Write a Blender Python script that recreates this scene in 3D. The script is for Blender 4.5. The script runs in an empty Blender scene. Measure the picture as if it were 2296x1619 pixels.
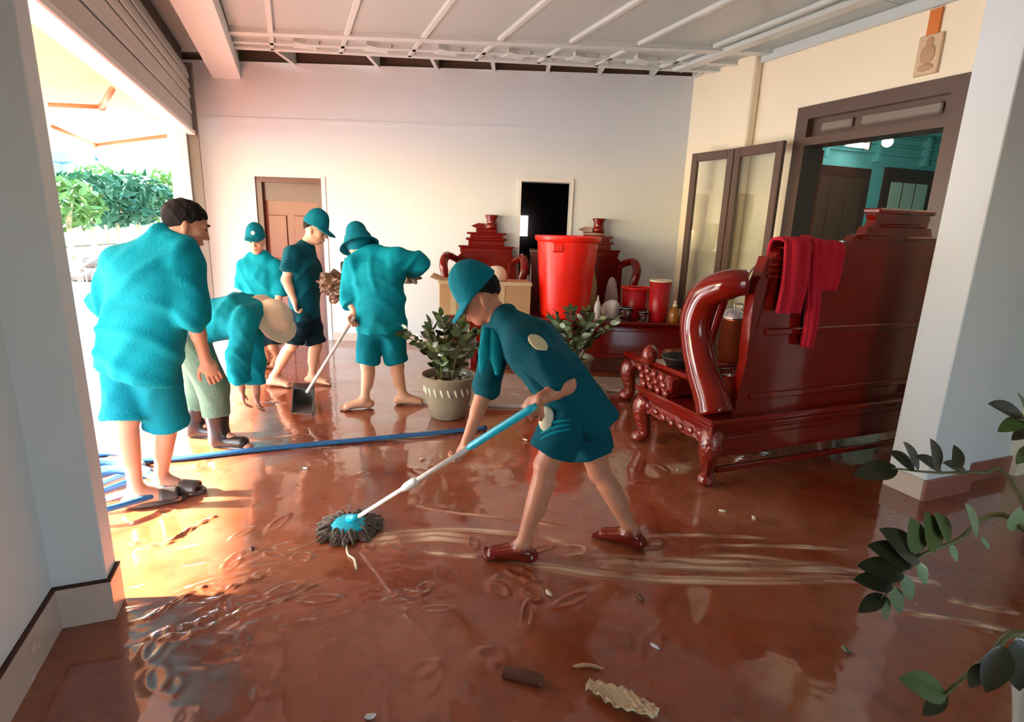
import bpy, bmesh, math, random
import numpy as np
from mathutils import Vector, Matrix
random.seed(7); np.random.seed(7)
SC = bpy.context.scene
COL = SC.collection

# ---------------------------------------------------------------- camera
W, HH = 2296, 1619
FPX = 1252.0
PITCH, ROLL, CAMZ = math.radians(13.9), math.radians(1.9), 1.55
_cp, _sp, _c, _s = math.cos(PITCH), math.sin(PITCH), math.cos(ROLL), math.sin(ROLL)
FWD = np.array([0, _cp, -_sp]); _u0 = np.array([0, _sp, _cp]); _r0 = np.array([1.0, 0, 0])
RGT = _c*_r0 + _s*_u0
UPV = -_s*_r0 + _c*_u0
cam = bpy.data.cameras.new('camera'); cam_ob = bpy.data.objects.new('camera', cam); COL.objects.link(cam_ob)
cam.sensor_fit = 'HORIZONTAL'; cam.sensor_width = 36.0; cam.lens = 36.0*FPX/W
cam.clip_start = 0.05; cam.clip_end = 600
_m = Matrix(((RGT[0], UPV[0], -FWD[0], 0), (RGT[1], UPV[1], -FWD[1], 0), (RGT[2], UPV[2], -FWD[2], CAMZ), (0, 0, 0, 1)))
cam_ob.matrix_world = _m
SC.camera = cam_ob

# ---------------------------------------------------------------- room frame: u = across the room, v = into the room
E1 = np.array([-.36707, .93019, 0.0]); E1 /= np.linalg.norm(E1)
E2 = np.array([E1[1], -E1[0], 0.0])
ANG = math.atan2(E2[1], E2[0])
def uvw(u, v, z=0.0): return E2*u + E1*v + np.array([0, 0, z])
def uv(p): p = np.asarray(p, float); return np.array([p@E2, p@E1, p[2]])

# ---------------------------------------------------------------- world, sun, exposure
wd = bpy.data.worlds.new('world'); SC.world = wd; wd.use_nodes = True
nt = wd.node_tree; nt.nodes.clear()
sky = nt.nodes.new('ShaderNodeTexSky'); sky.sky_type = 'NISHITA'; sky.sun_disc = False
sky.sun_elevation = math.radians(28); sky.sun_rotation = math.radians(250); sky.air_density = 1.2; sky.dust_density = 0.4; sky.ozone_density = 1.0
bg = nt.nodes.new('ShaderNodeBackground'); bg.inputs['Strength'].default_value = 0.45
ow = nt.nodes.new('ShaderNodeOutputWorld')
nt.links.new(sky.outputs[0], bg.inputs['Color']); nt.links.new(bg.outputs[0], ow.inputs['Surface'])
SUN_EL, SUN_AZ = math.radians(29.3), -15.0      # azimuth offset in degrees from the room's across axis
sl = bpy.data.lights.new('sun', 'SUN'); sl.energy = 28.0; sl.angle = math.radians(2.5); sl.color = (1.0, .96, .90)
so = bpy.data.objects.new('sun', sl); COL.objects.link(so)
_a = ANG + math.radians(SUN_AZ)
_d = Vector((math.cos(_a)*math.cos(SUN_EL), math.sin(_a)*math.cos(SUN_EL), -math.sin(SUN_EL)))
so.rotation_euler = _d.to_track_quat('-Z', 'Y').to_euler(); so.location = (-8, 2, 8)
# the open shutter doorway: a light portal that guides sky sampling (gives off no light of its own)
pl = bpy.data.lights.new('doorway_portal', 'AREA'); pl.shape = 'RECTANGLE'; pl.size = 5.1; pl.size_y = 2.4; pl.cycles.is_portal = True
po = bpy.data.objects.new('doorway_portal', pl); COL.objects.link(po)
po.matrix_world = Matrix.Translation(Vector(uvw(-1.02, 4.95, 1.2))) @ Matrix(((-E1[0], 0, -E2[0], 0), (-E1[1], 0, -E2[1], 0), (0, 1, 0, 0), (0, 0, 0, 1)))
p2l = bpy.data.lights.new('front_portal', 'AREA'); p2l.shape = 'RECTANGLE'; p2l.size = 1.1; p2l.size_y = 2.3; p2l.cycles.is_portal = True
p2o = bpy.data.objects.new('front_portal', p2l); COL.objects.link(p2o)
p2o.matrix_world = Matrix.Translation(Vector(uvw(1.75, -1.86, 1.15))) @ Matrix(((E2[0], 0, -E1[0], 0), (E2[1], 0, -E1[1], 0), (0, 1, 0, 0), (0, 0, 0, 1)))
vs = SC.view_settings; vs.view_transform = 'Standard'; vs.look = 'None'; vs.gamma = 1.0; vs.use_curve_mapping = False
vs.exposure = 1.9
try:
    SC.cycles.max_bounces = 10; SC.cycles.diffuse_bounces = 6; SC.cycles.glossy_bounces = 4; SC.cycles.transmission_bounces = 6
    SC.cycles.sample_clamp_indirect = 8.0; SC.cycles.use_denoising = True; SC.cycles.caustics_reflective = True; SC.cycles.blur_glossy = 1.0; SC.cycles.caustics_refractive = False
except Exception: pass

# ---------------------------------------------------------------- pixel -> place helpers
def ray(px, py): return FWD + RGT*((px-W/2)/FPX) - UPV*((py-HH/2)/FPX)
CO = np.array([0, 0, CAMZ])
def fl(px, py, z=0.0): d = ray(px, py); return CO + d*((z-CAMZ)/d[2])
def onp(px, py, n, c): d = ray(px, py); return CO + d*((c-CO@n)/(d@n))
def onu(px, py, c): return onp(px, py, E2, c)
def onv(px, py, c): return onp(px, py, E1, c)
def onY(px, py, c): return onp(px, py, np.array([0, 1.0, 0]), c)

# ---------------------------------------------------------------- materials
MATS = {}
def srgb(r, g, b):
    f = lambda c: (c/255/12.92) if c/255 <= .04045 else ((c/255+.055)/1.055)**2.4
    return (f(r), f(g), f(b), 1.0)
def mat(name, col, rough=.5, metal=0.0, spec=.5, var=.12, vscale=6.0, bump=0.0, bscale=40.0, coat=0.0, trans=0.0, emit=None, estr=0.0, stretch=None, sub=0.0, rvar=0.0, alpha=1.0):
    m = bpy.data.materials.new(name); m.use_nodes = True; nt = m.node_tree; N = nt.nodes; L = nt.links
    b = N['Principled BSDF']
    b.inputs['Roughness'].default_value = rough; b.inputs['Metallic'].default_value = metal
    b.inputs['Specular IOR Level'].default_value = spec; b.inputs['Coat Weight'].default_value = coat; b.inputs['Coat Roughness'].default_value = .08
    b.inputs['Transmission Weight'].default_value = trans
    tc = N.new('ShaderNodeTexCoord'); src = tc.outputs['Object']
    if stretch:
        mp = N.new('ShaderNodeMapping'); mp.inputs['Scale'].default_value = stretch; L.new(src, mp.inputs['Vector']); src = mp.outputs[0]
    nz = N.new('ShaderNodeTexNoise'); nz.inputs['Scale'].default_value = vscale; nz.inputs['Detail'].default_value = 5; L.new(src, nz.inputs['Vector'])
    mx = N.new('ShaderNodeMix'); mx.data_type = 'RGBA'
    c = np.array(col[:3]); lo = tuple(c*(1-var))+(1,); hi = tuple(np.minimum(c*(1+var), 1))+(1,)
    mx.inputs['A'].default_value = lo; mx.inputs['B'].default_value = hi
    L.new(nz.outputs[0], mx.inputs['Factor']); L.new(mx.outputs['Result'], b.inputs['Base Color'])
    if rvar:
        mr = N.new('ShaderNodeMapRange'); mr.inputs['From Min'].default_value = .3; mr.inputs['From Max'].default_value = .7
        mr.inputs['To Min'].default_value = max(.02, rough-rvar); mr.inputs['To Max'].default_value = min(1, rough+rvar)
        L.new(nz.outputs[0], mr.inputs['Value']); L.new(mr.outputs[0], b.inputs['Roughness'])
    if bump:
        n2 = N.new('ShaderNodeTexNoise'); n2.inputs['Scale'].default_value = bscale; n2.inputs['Detail'].default_value = 4; L.new(src, n2.inputs['Vector'])
        bp = N.new('ShaderNodeBump'); bp.inputs['Strength'].default_value = bump; bp.inputs['Distance'].default_value = .02
        L.new(n2.outputs[0], bp.inputs['Height']); L.new(bp.outputs[0], b.inputs['Normal'])
    if emit: b.inputs['Emission Color'].default_value = emit; b.inputs['Emission Strength'].default_value = estr
    if alpha < 1: b.inputs['Alpha'].default_value = alpha
    MATS[name] = m; return m

mat('white_paint', srgb(220, 227, 230), .55, var=.03, vscale=1.5, bump=.04, bscale=60)
mat('cream_paint', srgb(248, 234, 206), .55, var=.03, vscale=1.5, bump=.04, bscale=60)
mat('skirting_tile', srgb(205, 188, 176), .25, var=.06, vscale=4, rvar=.08)
mat('skirting_red', srgb(150, 92, 78), .3, var=.15, vscale=8)
mat('grout', srgb(70, 38, 28), .8)
mat('ceiling_panel', srgb(176, 184, 182), .28, var=.03, vscale=2)
mat('ceiling_rib', srgb(200, 208, 206), .25, var=.02)
mat('void_brown', srgb(74, 50, 40), .7, var=.2)
mat('shutter', srgb(176, 182, 178), .35, metal=.2, var=.04)
mat('shutter_dark', srgb(60, 48, 42), .6)
mat('rail', srgb(120, 116, 110), .4, metal=.3)
mat('door_wood', srgb(122, 54, 24), .4, var=.25, vscale=3, stretch=(8, 8, .6), coat=.3)
mat('door_wood_dark', srgb(84, 36, 26), .4, var=.25, vscale=3, stretch=(8, 8, .6), coat=.3)
mat('frame_brown', srgb(96, 76, 66), .35, var=.1, vscale=5, stretch=(1, 1, .2))
mat('int_door', srgb(96, 56, 40), .4, var=.3, vscale=3, stretch=(8, 8, .5))
mat('teal_wall', srgb(128, 190, 186), .6, var=.03)
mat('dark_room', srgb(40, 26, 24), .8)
mat('red_wood', srgb(112, 18, 8), .14, spec=.4, var=.28, vscale=2.5, stretch=(1.5, 1.5, 6), coat=.35, rvar=.05)
mat('red_wood_carved', srgb(124, 30, 14), .2, var=.35, vscale=9, bump=.9, bscale=26, coat=.7)
mat('red_plastic', srgb(250, 36, 20), .32, spec=.5, var=.05, vscale=3)
mat('red_plastic_dark', srgb(176, 16, 26), .35, var=.08)
mat('red_cloth', srgb(196, 16, 44), .9, var=.18, vscale=30, bump=.5, bscale=160)
mat('chrome', srgb(210, 210, 212), .12, metal=1.0, var=.03)
mat('copper', srgb(170, 92, 60), .3, metal=.9, var=.1)
mat('cardboard', srgb(196, 160, 118), .8, var=.12, vscale=5, stretch=(1, 1, 6))
mat('tape', srgb(214, 190, 150), .4)
mat('cream_plastic', srgb(232, 220, 190), .4, var=.06)
mat('white_plastic', srgb(226, 226, 224), .35, var=.05)
mat('white_sack', srgb(222, 220, 216), .6, var=.08, bump=.5, bscale=20)
mat('clear_glass', srgb(245, 248, 246), .03, trans=1.0, var=.0)
mat('amber', srgb(190, 120, 40), .12, trans=.35, var=.1)
mat('black_plastic', srgb(26, 25, 26), .35, var=.1)
mat('grey_plastic', srgb(90, 86, 80), .4, var=.15)
mat('grey_light', srgb(176, 160, 140), .4, var=.15)
mat('brown_tarp', srgb(98, 66, 46), .45, var=.3, bump=.8, bscale=14)
mat('grey_tarp', srgb(120, 108, 92), .45, var=.3, bump=.8, bscale=14)
mat('teal_cloth', srgb(0, 134, 150), .85, spec=.15, var=.14, vscale=14, bump=.25, bscale=90)
mat('teal_cloth_deep', srgb(0, 120, 138), .85, spec=.15, var=.14, vscale=14, bump=.25, bscale=90)
mat('teal_hat', srgb(0, 108, 126), .8, spec=.15, var=.1, vscale=20, bump=.2, bscale=120)
mat('navy_cloth', srgb(2, 76, 90), .85, spec=.15, var=.15, vscale=14, bump=.25, bscale=90)  # uniform teal darkened, shade put into the colour for mopper and walker
mat('dark_short', srgb(18, 44, 56), .85, spec=.15, var=.15, vscale=14, bump=.2, bscale=90)
mat('olive_cloth', srgb(96, 122, 104), .85, spec=.15, var=.18, vscale=10, bump=.3, bscale=70)
mat('cream_cloth', srgb(226, 214, 186), .85, var=.08, vscale=10, bump=.2, bscale=90)
mat('hair', srgb(20, 14, 12), .8, spec=.25, var=.3, vscale=60, bump=.5, bscale=150)
mat('eye', srgb(20, 14, 12), .2)
mat('eye_white', srgb(220, 212, 204), .3)
mat('lip', srgb(150, 80, 66), .5)
mat('patch', srgb(198, 192, 150), .7, var=.25, vscale=30)
mat('badge', srgb(232, 232, 226), .5)
mat('rubber', srgb(34, 30, 28), .3, var=.2, coat=.2)
mat('slipper', srgb(70, 60, 56), .4, var=.15)
mat('mop_cyan', srgb(24, 186, 214), .3, var=.04)
mat('white_tube', srgb(236, 226, 218), .25, var=.03)
mat('mop_strand', srgb(104, 92, 84), .85, var=.35, vscale=40, bump=.6, bscale=120)
mat('leaf', srgb(74, 92, 48), .3, var=.3, vscale=9, coat=.3)
mat('leaf_pale', srgb(118, 142, 104), .3, var=.25, vscale=9, coat=.3)
mat('leaf_dark', srgb(44, 46, 28), .28, var=.3, vscale=9, coat=.4)
mat('stem', srgb(96, 96, 56), .5, var=.2)
mat('soil', srgb(60, 44, 34), .9, var=.4, vscale=30, bump=1, bscale=30)
mat('pot_grey', srgb(142, 132, 112), .35, var=.2, vscale=6, coat=.3)
mat('pot_petal', srgb(214, 208, 180), .35)
mat('pot_white', srgb(206, 228, 226), .25, var=.04)
mat('hose_blue', srgb(40, 92, 136), .35, var=.12)
mat('hose_pale', srgb(140, 196, 226), .3, var=.1)
mat('stone_tile', srgb(188, 172, 156), .22, var=.1, vscale=5, rvar=.08)
mat('paper_crumple', srgb(226, 206, 160), .5, var=.15, vscale=20)
mat('mud_scrap', srgb(96, 58, 42), .3, var=.25, vscale=14)
mat('plaque', srgb(214, 186, 150), .5, var=.1, vscale=12)
mat('plaque_relief', srgb(188, 148, 112), .5, var=.1)
mat('ribbon', srgb(214, 122, 52), .6, var=.08)
mat('awning', srgb(236, 206, 160), .8, var=.04, vscale=2)
mat('awning_arm', srgb(176, 122, 84), .4, var=.08)
mat('trunk', srgb(196, 178, 140), .8, var=.2)
mat('foliage', srgb(96, 134, 66), .6, var=.4, vscale=3)
mat('foliage_deep', srgb(52, 104, 74), .6, var=.4, vscale=3)
mat('yard', srgb(98, 100, 100), .8, var=.12, vscale=.8, bump=.3, bscale=5)
mat('hill_far', srgb(62, 100, 92), .9, var=.15, vscale=.05)
mat('field', srgb(104, 100, 72), .9, var=.2, vscale=.4)
mat('yard_wall', srgb(214, 200, 176), .8, var=.1)
mat('rock', srgb(120, 104, 92), .7, var=.3)

# awning canvas lets sunlight through
_n = MATS['awning'].node_tree; _b = _n.nodes['Principled BSDF']
_t = _n.nodes.new('ShaderNodeBsdfTranslucent'); _t.inputs['Color'].default_value = srgb(244, 206, 150)
_x = _n.nodes.new('ShaderNodeMixShader'); _x.inputs[0].default_value = .06
_o = [n for n in _n.nodes if n.type == 'OUTPUT_MATERIAL'][0]
_n.links.new(_b.outputs[0], _x.inputs[1]); _n.links.new(_t.outputs[0], _x.inputs[2]); _n.links.new(_x.outputs[0], _o.inputs['Surface'])

def lamp_mat(name, col, s):
    m = bpy.data.materials.new(name); m.use_nodes = True
    b = m.node_tree.nodes['Principled BSDF']; b.inputs['Base Color'].default_value = col
    b.inputs['Emission Color'].default_value = col; b.inputs['Emission Strength'].default_value = s
    MATS[name] = m
lamp_mat('lamp_glow', (.85, 1, .97, 1), 5.0)
lamp_mat('lit_pane', (.92, .97, 1, 1), .5)

# skin with mud caked on towards the ground
def skin(name, col, mud_top, mudcol=(96, 40, 24)):
    m = mat(name, col, .45, var=.1, vscale=8, spec=.4)
    nt = m.node_tree; N = nt.nodes; L = nt.links; b = N['Principled BSDF']
    base = b.inputs['Base Color'].links[0].from_socket
    g = N.new('ShaderNodeNewGeometry'); sx = N.new('ShaderNodeSeparateXYZ'); L.new(g.outputs['Position'], sx.inputs[0])
    nz = N.new('ShaderNodeTexNoise'); nz.inputs['Scale'].default_value = 22; L.new(g.outputs['Position'], nz.inputs['Vector'])
    ad = N.new('ShaderNodeMath'); ad.operation = 'MULTIPLY_ADD'; ad.inputs[1].default_value = .06; L.new(nz.outputs[0], ad.inputs[0]); L.new(sx.outputs['Z'], ad.inputs[2])
    mr = N.new('ShaderNodeMapRange'); mr.inputs['From Min'].default_value = mud_top+.02; mr.inputs['From Max'].default_value = mud_top+.06
    mr.inputs['To Min'].default_value = 1; mr.inputs['To Max'].default_value = 0; L.new(ad.outputs[0], mr.inputs['Value'])
    mx = N.new('ShaderNodeMix'); mx.data_type = 'RGBA'; L.new(mr.outputs[0], mx.inputs['Factor']); L.new(base, mx.inputs['A'])
    mx.inputs['B'].default_value = srgb(*mudcol); L.new(mx.outputs['Result'], b.inputs['Base Color'])
    m2 = N.new('ShaderNodeMapRange'); m2.inputs['To Min'].default_value = .45; m2.inputs['To Max'].default_value = .12; L.new(mr.outputs[0], m2.inputs['Value']); L.new(m2.outputs[0], b.inputs['Roughness'])
skin('skin_a', srgb(190, 128, 100), .085, (110, 30, 20))
skin('skin_b', srgb(196, 140, 112), .0)
skin('skin_c', srgb(214, 160, 130), .0)

# ---------------------------------------------------------------- mesh builder
class MB:
    def __init__(s): s.v = []; s.f = []
    def add(s, vs, fs):
        o = len(s.v); s.v.extend([tuple(map(float, p)) for p in vs]); s.f.extend([tuple(i+o for i in f) for f in fs]); return s
    def box(s, lo, hi, bev=0.0):
        x0, y0, z0 = lo; x1, y1, z1 = hi
        if bev <= 0:
            return s.add([(x0, y0, z0), (x1, y0, z0), (x1, y1, z0), (x0, y1, z0), (x0, y0, z1), (x1, y0, z1), (x1, y1, z1), (x0, y1, z1)],
                         [(3, 2, 1, 0), (4, 5, 6, 7), (0, 1, 5, 4), (1, 2, 6, 5), (2, 3, 7, 6), (3, 0, 4, 7)])
        b = min(bev, .49*min(x1-x0, y1-y0, z1-z0)); rings = []
        for z, i in ((z0, b), (z0+b, 0), (z1-b, 0), (z1, b)):
            rings.append([(x0+b+0, y0+i, z), (x1-b, y0+i, z), (x1-i, y0+b, z), (x1-i, y1-b, z), (x1-b, y1-i, z), (x0+b, y1-i, z), (x0+i, y1-b, z), (x0+i, y0+b, z)])
        vs = [p for r in rings for p in r]; fs = [tuple(range(7, -1, -1)), tuple(range(24, 32))]
        for r in range(3):
            for k in range(8): fs.append((r*8+k, r*8+(k+1) % 8, r*8+8+(k+1) % 8, r*8+8+k))
        return s.add(vs, fs)
    def tube(s, pts, rad, n=10, sq=1.0, cap=True, ref=None):
        P = [np.asarray(p, float) for p in pts]; m = len(P)
        R = [rad]*m if np.isscalar(rad) else list(rad)
        T = []
        for i in range(m):
            t = P[min(i+1, m-1)]-P[max(i-1, 0)]; T.append(t/(np.linalg.norm(t)+1e-9))
        a = np.array(ref if ref is not None else ([0, 0, 1.0] if abs(T[0][2]) < .9 else [1.0, 0, 0]), float)
        vs = []
        for i in range(m):
            a = a-T[i]*(a@T[i]); a /= np.linalg.norm(a)+1e-9; b = np.cross(T[i], a)
            for k in range(n):
                th = 2*math.pi*k/n; vs.append(P[i]+R[i]*(a*math.cos(th)*sq+b*math.sin(th)))
        fs = []
        for i in range(m-1):
            for k in range(n): fs.append((i*n+k, i*n+(k+1) % n, i*n+n+(k+1) % n, i*n+n+k))
        if cap: fs.append(tuple(range(n-1, -1, -1))); fs.append(tuple(range((m-1)*n, m*n)))
        return s.add(vs, fs)
    def lathe(s, prof, n=24, c=(0, 0, 0), cap=True, a0=0.0, a1=2*math.pi):
        m = len(prof); vs = []; full = abs(a1-a0-2*math.pi) < 1e-6; nn = n if full else n+1
        for r, z in prof:
            for k in range(nn):
                th = a0+(a1-a0)*k/n; vs.append((c[0]+r*math.cos(th), c[1]+r*math.sin(th), c[2]+z))
        fs = []
        for i in range(m-1):
            for k in range(nn if full else n): fs.append((i*nn+k, i*nn+(k+1) % nn, i*nn+nn+(k+1) % nn, i*nn+nn+k))
        if cap and full:
            if prof[0][0] > 1e-4: fs.append(tuple(range(nn-1, -1, -1)))
            if prof[-1][0] > 1e-4: fs.append(tuple(range((m-1)*nn, m*nn)))
        return s.add(vs, fs)
    def prism(s, poly, h0, h1, axis='y'):
        n = len(poly)
        g = {'y': lambda p, h: (p[0], h, p[1]), 'z': lambda p, h: (p[0], p[1], h), 'x': lambda p, h: (h, p[0], p[1])}[axis]
        vs = [g(p, h0) for p in poly]+[g(p, h1) for p in poly]
        fs = [tuple(range(n)), tuple(range(2*n-1, n-1, -1))]+[(k, k+n, (k+1) % n+n, (k+1) % n) for k in range(n)]
        return s.add(vs, fs)
    def ell(s, c, r, n=14, m=9, rot=None):
        vs = []; fs = []; c = np.asarray(c, float)
        for i in range(m+1):
            ph = math.pi*i/m
            for k in range(n):
                th = 2*math.pi*k/n; p = np.array([r[0]*math.sin(ph)*math.cos(th), r[1]*math.sin(ph)*math.sin(th), r[2]*math.cos(ph)])
                vs.append(c+(rot@p if rot is not None else p))
        for i in range(m):
            for k in range(n): fs.append((i*n+n+k, i*n+n+(k+1) % n, i*n+(k+1) % n, i*n+k))
        return s.add(vs, fs)
    def build(s, name, m, parent=None, smooth=False, world=False, auto=None):
        v = np.array(s.v, float)
        if world and parent is not None:
            mi = np.array(wmat(parent).inverted()); v = v@mi[:3, :3].T+mi[:3, 3]
        me = bpy.data.meshes.new(name); me.from_pydata(v.tolist(), [], s.f); me.validate()
        bm = bmesh.new(); bm.from_mesh(me); bmesh.ops.recalc_face_normals(bm, faces=bm.faces); bm.to_mesh(me); bm.free()
        if smooth or auto:
            me.polygons.foreach_set('use_smooth', [True]*len(me.polygons))
            if auto:
                try: me.set_sharp_from_angle(angle=math.radians(auto))
                except Exception: pass
        me.materials.append(MATS[m] if isinstance(m, str) else m)
        o = bpy.data.objects.new(name, me); COL.objects.link(o)
        if parent is not None: o.parent = parent
        return o
def wmat(o):
    m = Matrix.Translation(o.location) @ o.rotation_euler.to_matrix().to_4x4() @ Matrix.Diagonal((*o.scale, 1))
    return wmat(o.parent) @ m if o.parent else m
def tag(o, label=None, cat=None, group=None, kind=None):
    if label: o['label'] = label
    if cat: o['category'] = cat
    if group: o['group'] = group
    if kind: o['kind'] = kind
    return o
def thing(name, label, cat, loc=(0, 0, 0), rz=0.0, group=None, kind=None):
    o = bpy.data.objects.new(name, None); COL.objects.link(o); o.empty_display_size = .1
    o.location = tuple(map(float, loc)); o.rotation_euler = (0, 0, rz); return tag(o, label, cat, group, kind)
def copy_tree(o, parent=None):
    c = o.copy(); COL.objects.link(c); c.parent = parent
    for ch in list(o.children): copy_tree(ch, c)
    return c
def spl(pts, n=24):
    P = np.array(pts, float); m = len(P); out = []
    Q = np.vstack([2*P[0]-P[1], P, 2*P[-1]-P[-2]])
    for i in range(n+1):
        t = (m-1)*i/n; k = min(int(t), m-2); f = t-k
        a, b, c, d = Q[k], Q[k+1], Q[k+2], Q[k+3]
        out.append(.5*((2*b)+(-a+c)*f+(2*a-5*b+4*c-d)*f*f+(-a+3*b-3*c+d)*f**3))
    return out
def xs(pts, vals, n):   # radii resampled to n+1
    return np.interp(np.linspace(0, 1, n+1), np.linspace(0, 1, len(vals)), vals).tolist()
# ================================================================ the setting
ZC, YB = 3.25, 7.08            # ceiling height, back wall
UR, UL = 4.46, -.953           # door wall, shutter plane
CZ = np.array([0, 0, 1.0])
room = None
def sbox(name, m, u0, u1, v0, v1, z0, z1, parent=None, bev=0, label=None):
    """a box in the room frame, its own object"""
    o = MB().box((u0, v0, z0), (u1, v1, z1), bev).build(name, m, parent)
    if parent is None:
        o.rotation_euler = (0, 0, ANG); tag(o, label, None, None, 'structure')
    return o

# ---- floor: wet mud with ripples, mop streaks and foot marks as relief
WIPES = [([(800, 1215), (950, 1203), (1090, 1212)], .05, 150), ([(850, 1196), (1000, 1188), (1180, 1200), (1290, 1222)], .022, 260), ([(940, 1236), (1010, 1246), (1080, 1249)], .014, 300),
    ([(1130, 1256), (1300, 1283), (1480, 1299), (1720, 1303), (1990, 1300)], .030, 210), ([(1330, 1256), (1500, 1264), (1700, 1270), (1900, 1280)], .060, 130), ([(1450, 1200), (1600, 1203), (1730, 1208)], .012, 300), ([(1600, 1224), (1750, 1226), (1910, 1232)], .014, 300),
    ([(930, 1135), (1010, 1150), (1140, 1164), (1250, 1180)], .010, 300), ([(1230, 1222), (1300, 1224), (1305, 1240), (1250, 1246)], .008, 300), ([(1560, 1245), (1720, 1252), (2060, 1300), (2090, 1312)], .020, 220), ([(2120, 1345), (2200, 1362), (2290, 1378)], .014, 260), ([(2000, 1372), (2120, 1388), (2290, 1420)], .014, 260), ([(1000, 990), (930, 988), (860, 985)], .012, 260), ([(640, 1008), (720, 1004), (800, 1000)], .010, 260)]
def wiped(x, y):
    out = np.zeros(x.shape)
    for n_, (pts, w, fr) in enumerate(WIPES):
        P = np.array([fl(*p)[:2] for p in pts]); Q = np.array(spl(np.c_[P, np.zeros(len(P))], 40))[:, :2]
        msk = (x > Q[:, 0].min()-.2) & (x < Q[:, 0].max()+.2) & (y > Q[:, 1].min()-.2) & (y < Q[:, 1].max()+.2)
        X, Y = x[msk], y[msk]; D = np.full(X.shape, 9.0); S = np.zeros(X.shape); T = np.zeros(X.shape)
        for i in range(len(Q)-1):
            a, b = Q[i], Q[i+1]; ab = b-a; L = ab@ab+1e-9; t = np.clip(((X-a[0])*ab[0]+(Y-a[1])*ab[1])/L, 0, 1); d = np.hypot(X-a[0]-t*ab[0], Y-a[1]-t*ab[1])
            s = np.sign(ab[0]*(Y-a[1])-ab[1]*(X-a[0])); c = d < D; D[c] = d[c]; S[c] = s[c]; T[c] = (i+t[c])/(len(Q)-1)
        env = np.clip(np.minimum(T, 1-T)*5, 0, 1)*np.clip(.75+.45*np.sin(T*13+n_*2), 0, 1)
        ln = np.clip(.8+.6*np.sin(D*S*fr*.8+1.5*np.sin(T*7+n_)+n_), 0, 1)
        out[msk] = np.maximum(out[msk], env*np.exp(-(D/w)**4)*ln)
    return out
def floor_height(x, y):
    h = np.zeros_like(x)
    rs = np.random.RandomState(3)
    for k in range(14):
        a = rs.uniform(0, math.pi); f = rs.uniform(2, 9); h += .0006*np.sin(f*(x*math.cos(a)+y*math.sin(a))+rs.uniform(0, 6)+.8*np.sin(2.1*x+1.7*y+k))
    def streak(pts, w, amp):
        P = np.array([fl(*p)[:2] for p in pts]); Q = np.array(spl(np.c_[P, np.zeros(len(P))], 30))[:, :2]
        lo, hi = Q.min(0)-.25, Q.max(0)+.25
        msk = (x > lo[0]) & (x < hi[0]) & (y > lo[1]) & (y < hi[1])
        X, Y = x[msk], y[msk]; D = np.full(X.shape, 9.0); S = np.zeros(X.shape); T = np.zeros(X.shape)
        for i in range(len(Q)-1):
            a, b = Q[i], Q[i+1]; ab = b-a; L = ab@ab+1e-9
            t = np.clip(((X-a[0])*ab[0]+(Y-a[1])*ab[1])/L, 0, 1); d = np.hypot(X-a[0]-t*ab[0], Y-a[1]-t*ab[1])
            s = np.sign(ab[0]*(Y-a[1])-ab[1]*(X-a[0])); c = d < D
            D[c] = d[c]; S[c] = s[c]; T[c] = (i+t[c])/(len(Q)-1)
        env = np.clip(np.minimum(T, 1-T)*8, 0, 1)
        h[msk] += 2.0*amp*env*np.exp(-(D/(w*.75))**2)*(.6+.4*np.sin(D*S*330+3*np.sin(T*9)))*(.65+.35*np.sin(T*23+w*900))
    for pts, w, amp in (
        ([(800, 1222), (950, 1205), (1090, 1218)], .035, .006), ([(850, 1200), (1000, 1192), (1200, 1205), (1300, 1228)], .02, .005),
        ([(940, 1235), (1010, 1245), (1080, 1248)], .02, .004), ([(1130, 1258), (1300, 1285), (1480, 1300), (1700, 1302)], .03, .007),
        ([(1340, 1252), (1500, 1262), (1700, 1268), (1930, 1280)], .035, .008), ([(1340, 1268), (1560, 1280), (1900, 1296), (2060, 1310)], .028, .006),
        ([(1450, 1200), (1600, 1202), (1760, 1208)], .018, .005), ([(1560, 1222), (1750, 1224), (1910, 1232)], .02, .005),
        ([(930, 1135), (1010, 1148), (1140, 1165), (1280, 1180)], .014, .004), ([(1260, 1225), (1310, 1228), (1300, 1243), (1240, 1245)], .012, .004),
        ([(330, 1430), (420, 1425), (500, 1395)], .022, .010), ([(320, 1395), (400, 1345), (470, 1310)], .02, .008),
        ([(360, 1415), (430, 1400), (495, 1370)], .02, .008), ([(470, 1340), (540, 1310), (600, 1290)], .02, .007), ([(560, 1360), (640, 1345), (730, 1300)], .016, .006),
        ([(2000, 1370), (2120, 1385), (2290, 1420)], .018, .006), ([(2120, 1340), (2200, 1360), (2290, 1375)], .018, .006), ([(2150, 1400), (2220, 1420), (2290, 1440)], .016, .006),
        ([(280, 1220), (360, 1225), (420, 1190)], .02, .007), ([(380, 1215), (440, 1180), (490, 1155)], .02, .008), ([(440, 995), (560, 985), (700, 975)], .02, .004),
        ([(520, 905), (600, 900), (690, 910)], .02, .005), ([(700, 1010), (800, 1000), (900, 995)], .014, .004)):
        streak(pts, w, amp)
    for i in range(60):      # footprints and small kicks in the mud
        px, py = rs.uniform(300, 1500), rs.uniform(1000, 1600)
        c = fl(px, py)[:2]; a = rs.uniform(0, math.pi); L, w = rs.uniform(.03, .08), rs.uniform(.015, .03)
        dx, dy = x-c[0], y-c[1]; msk = (abs(dx) < .3) & (abs(dy) < .3)
        q = ((dx[msk]*math.cos(a)+dy[msk]*math.sin(a))/L)**2+((dy[msk]*math.cos(a)-dx[msk]*math.sin(a))/w)**2
        r = np.sqrt(q); h[msk] += rs.uniform(.002, .005)*np.exp(-((r-1.2)/.35)**2)
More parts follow.
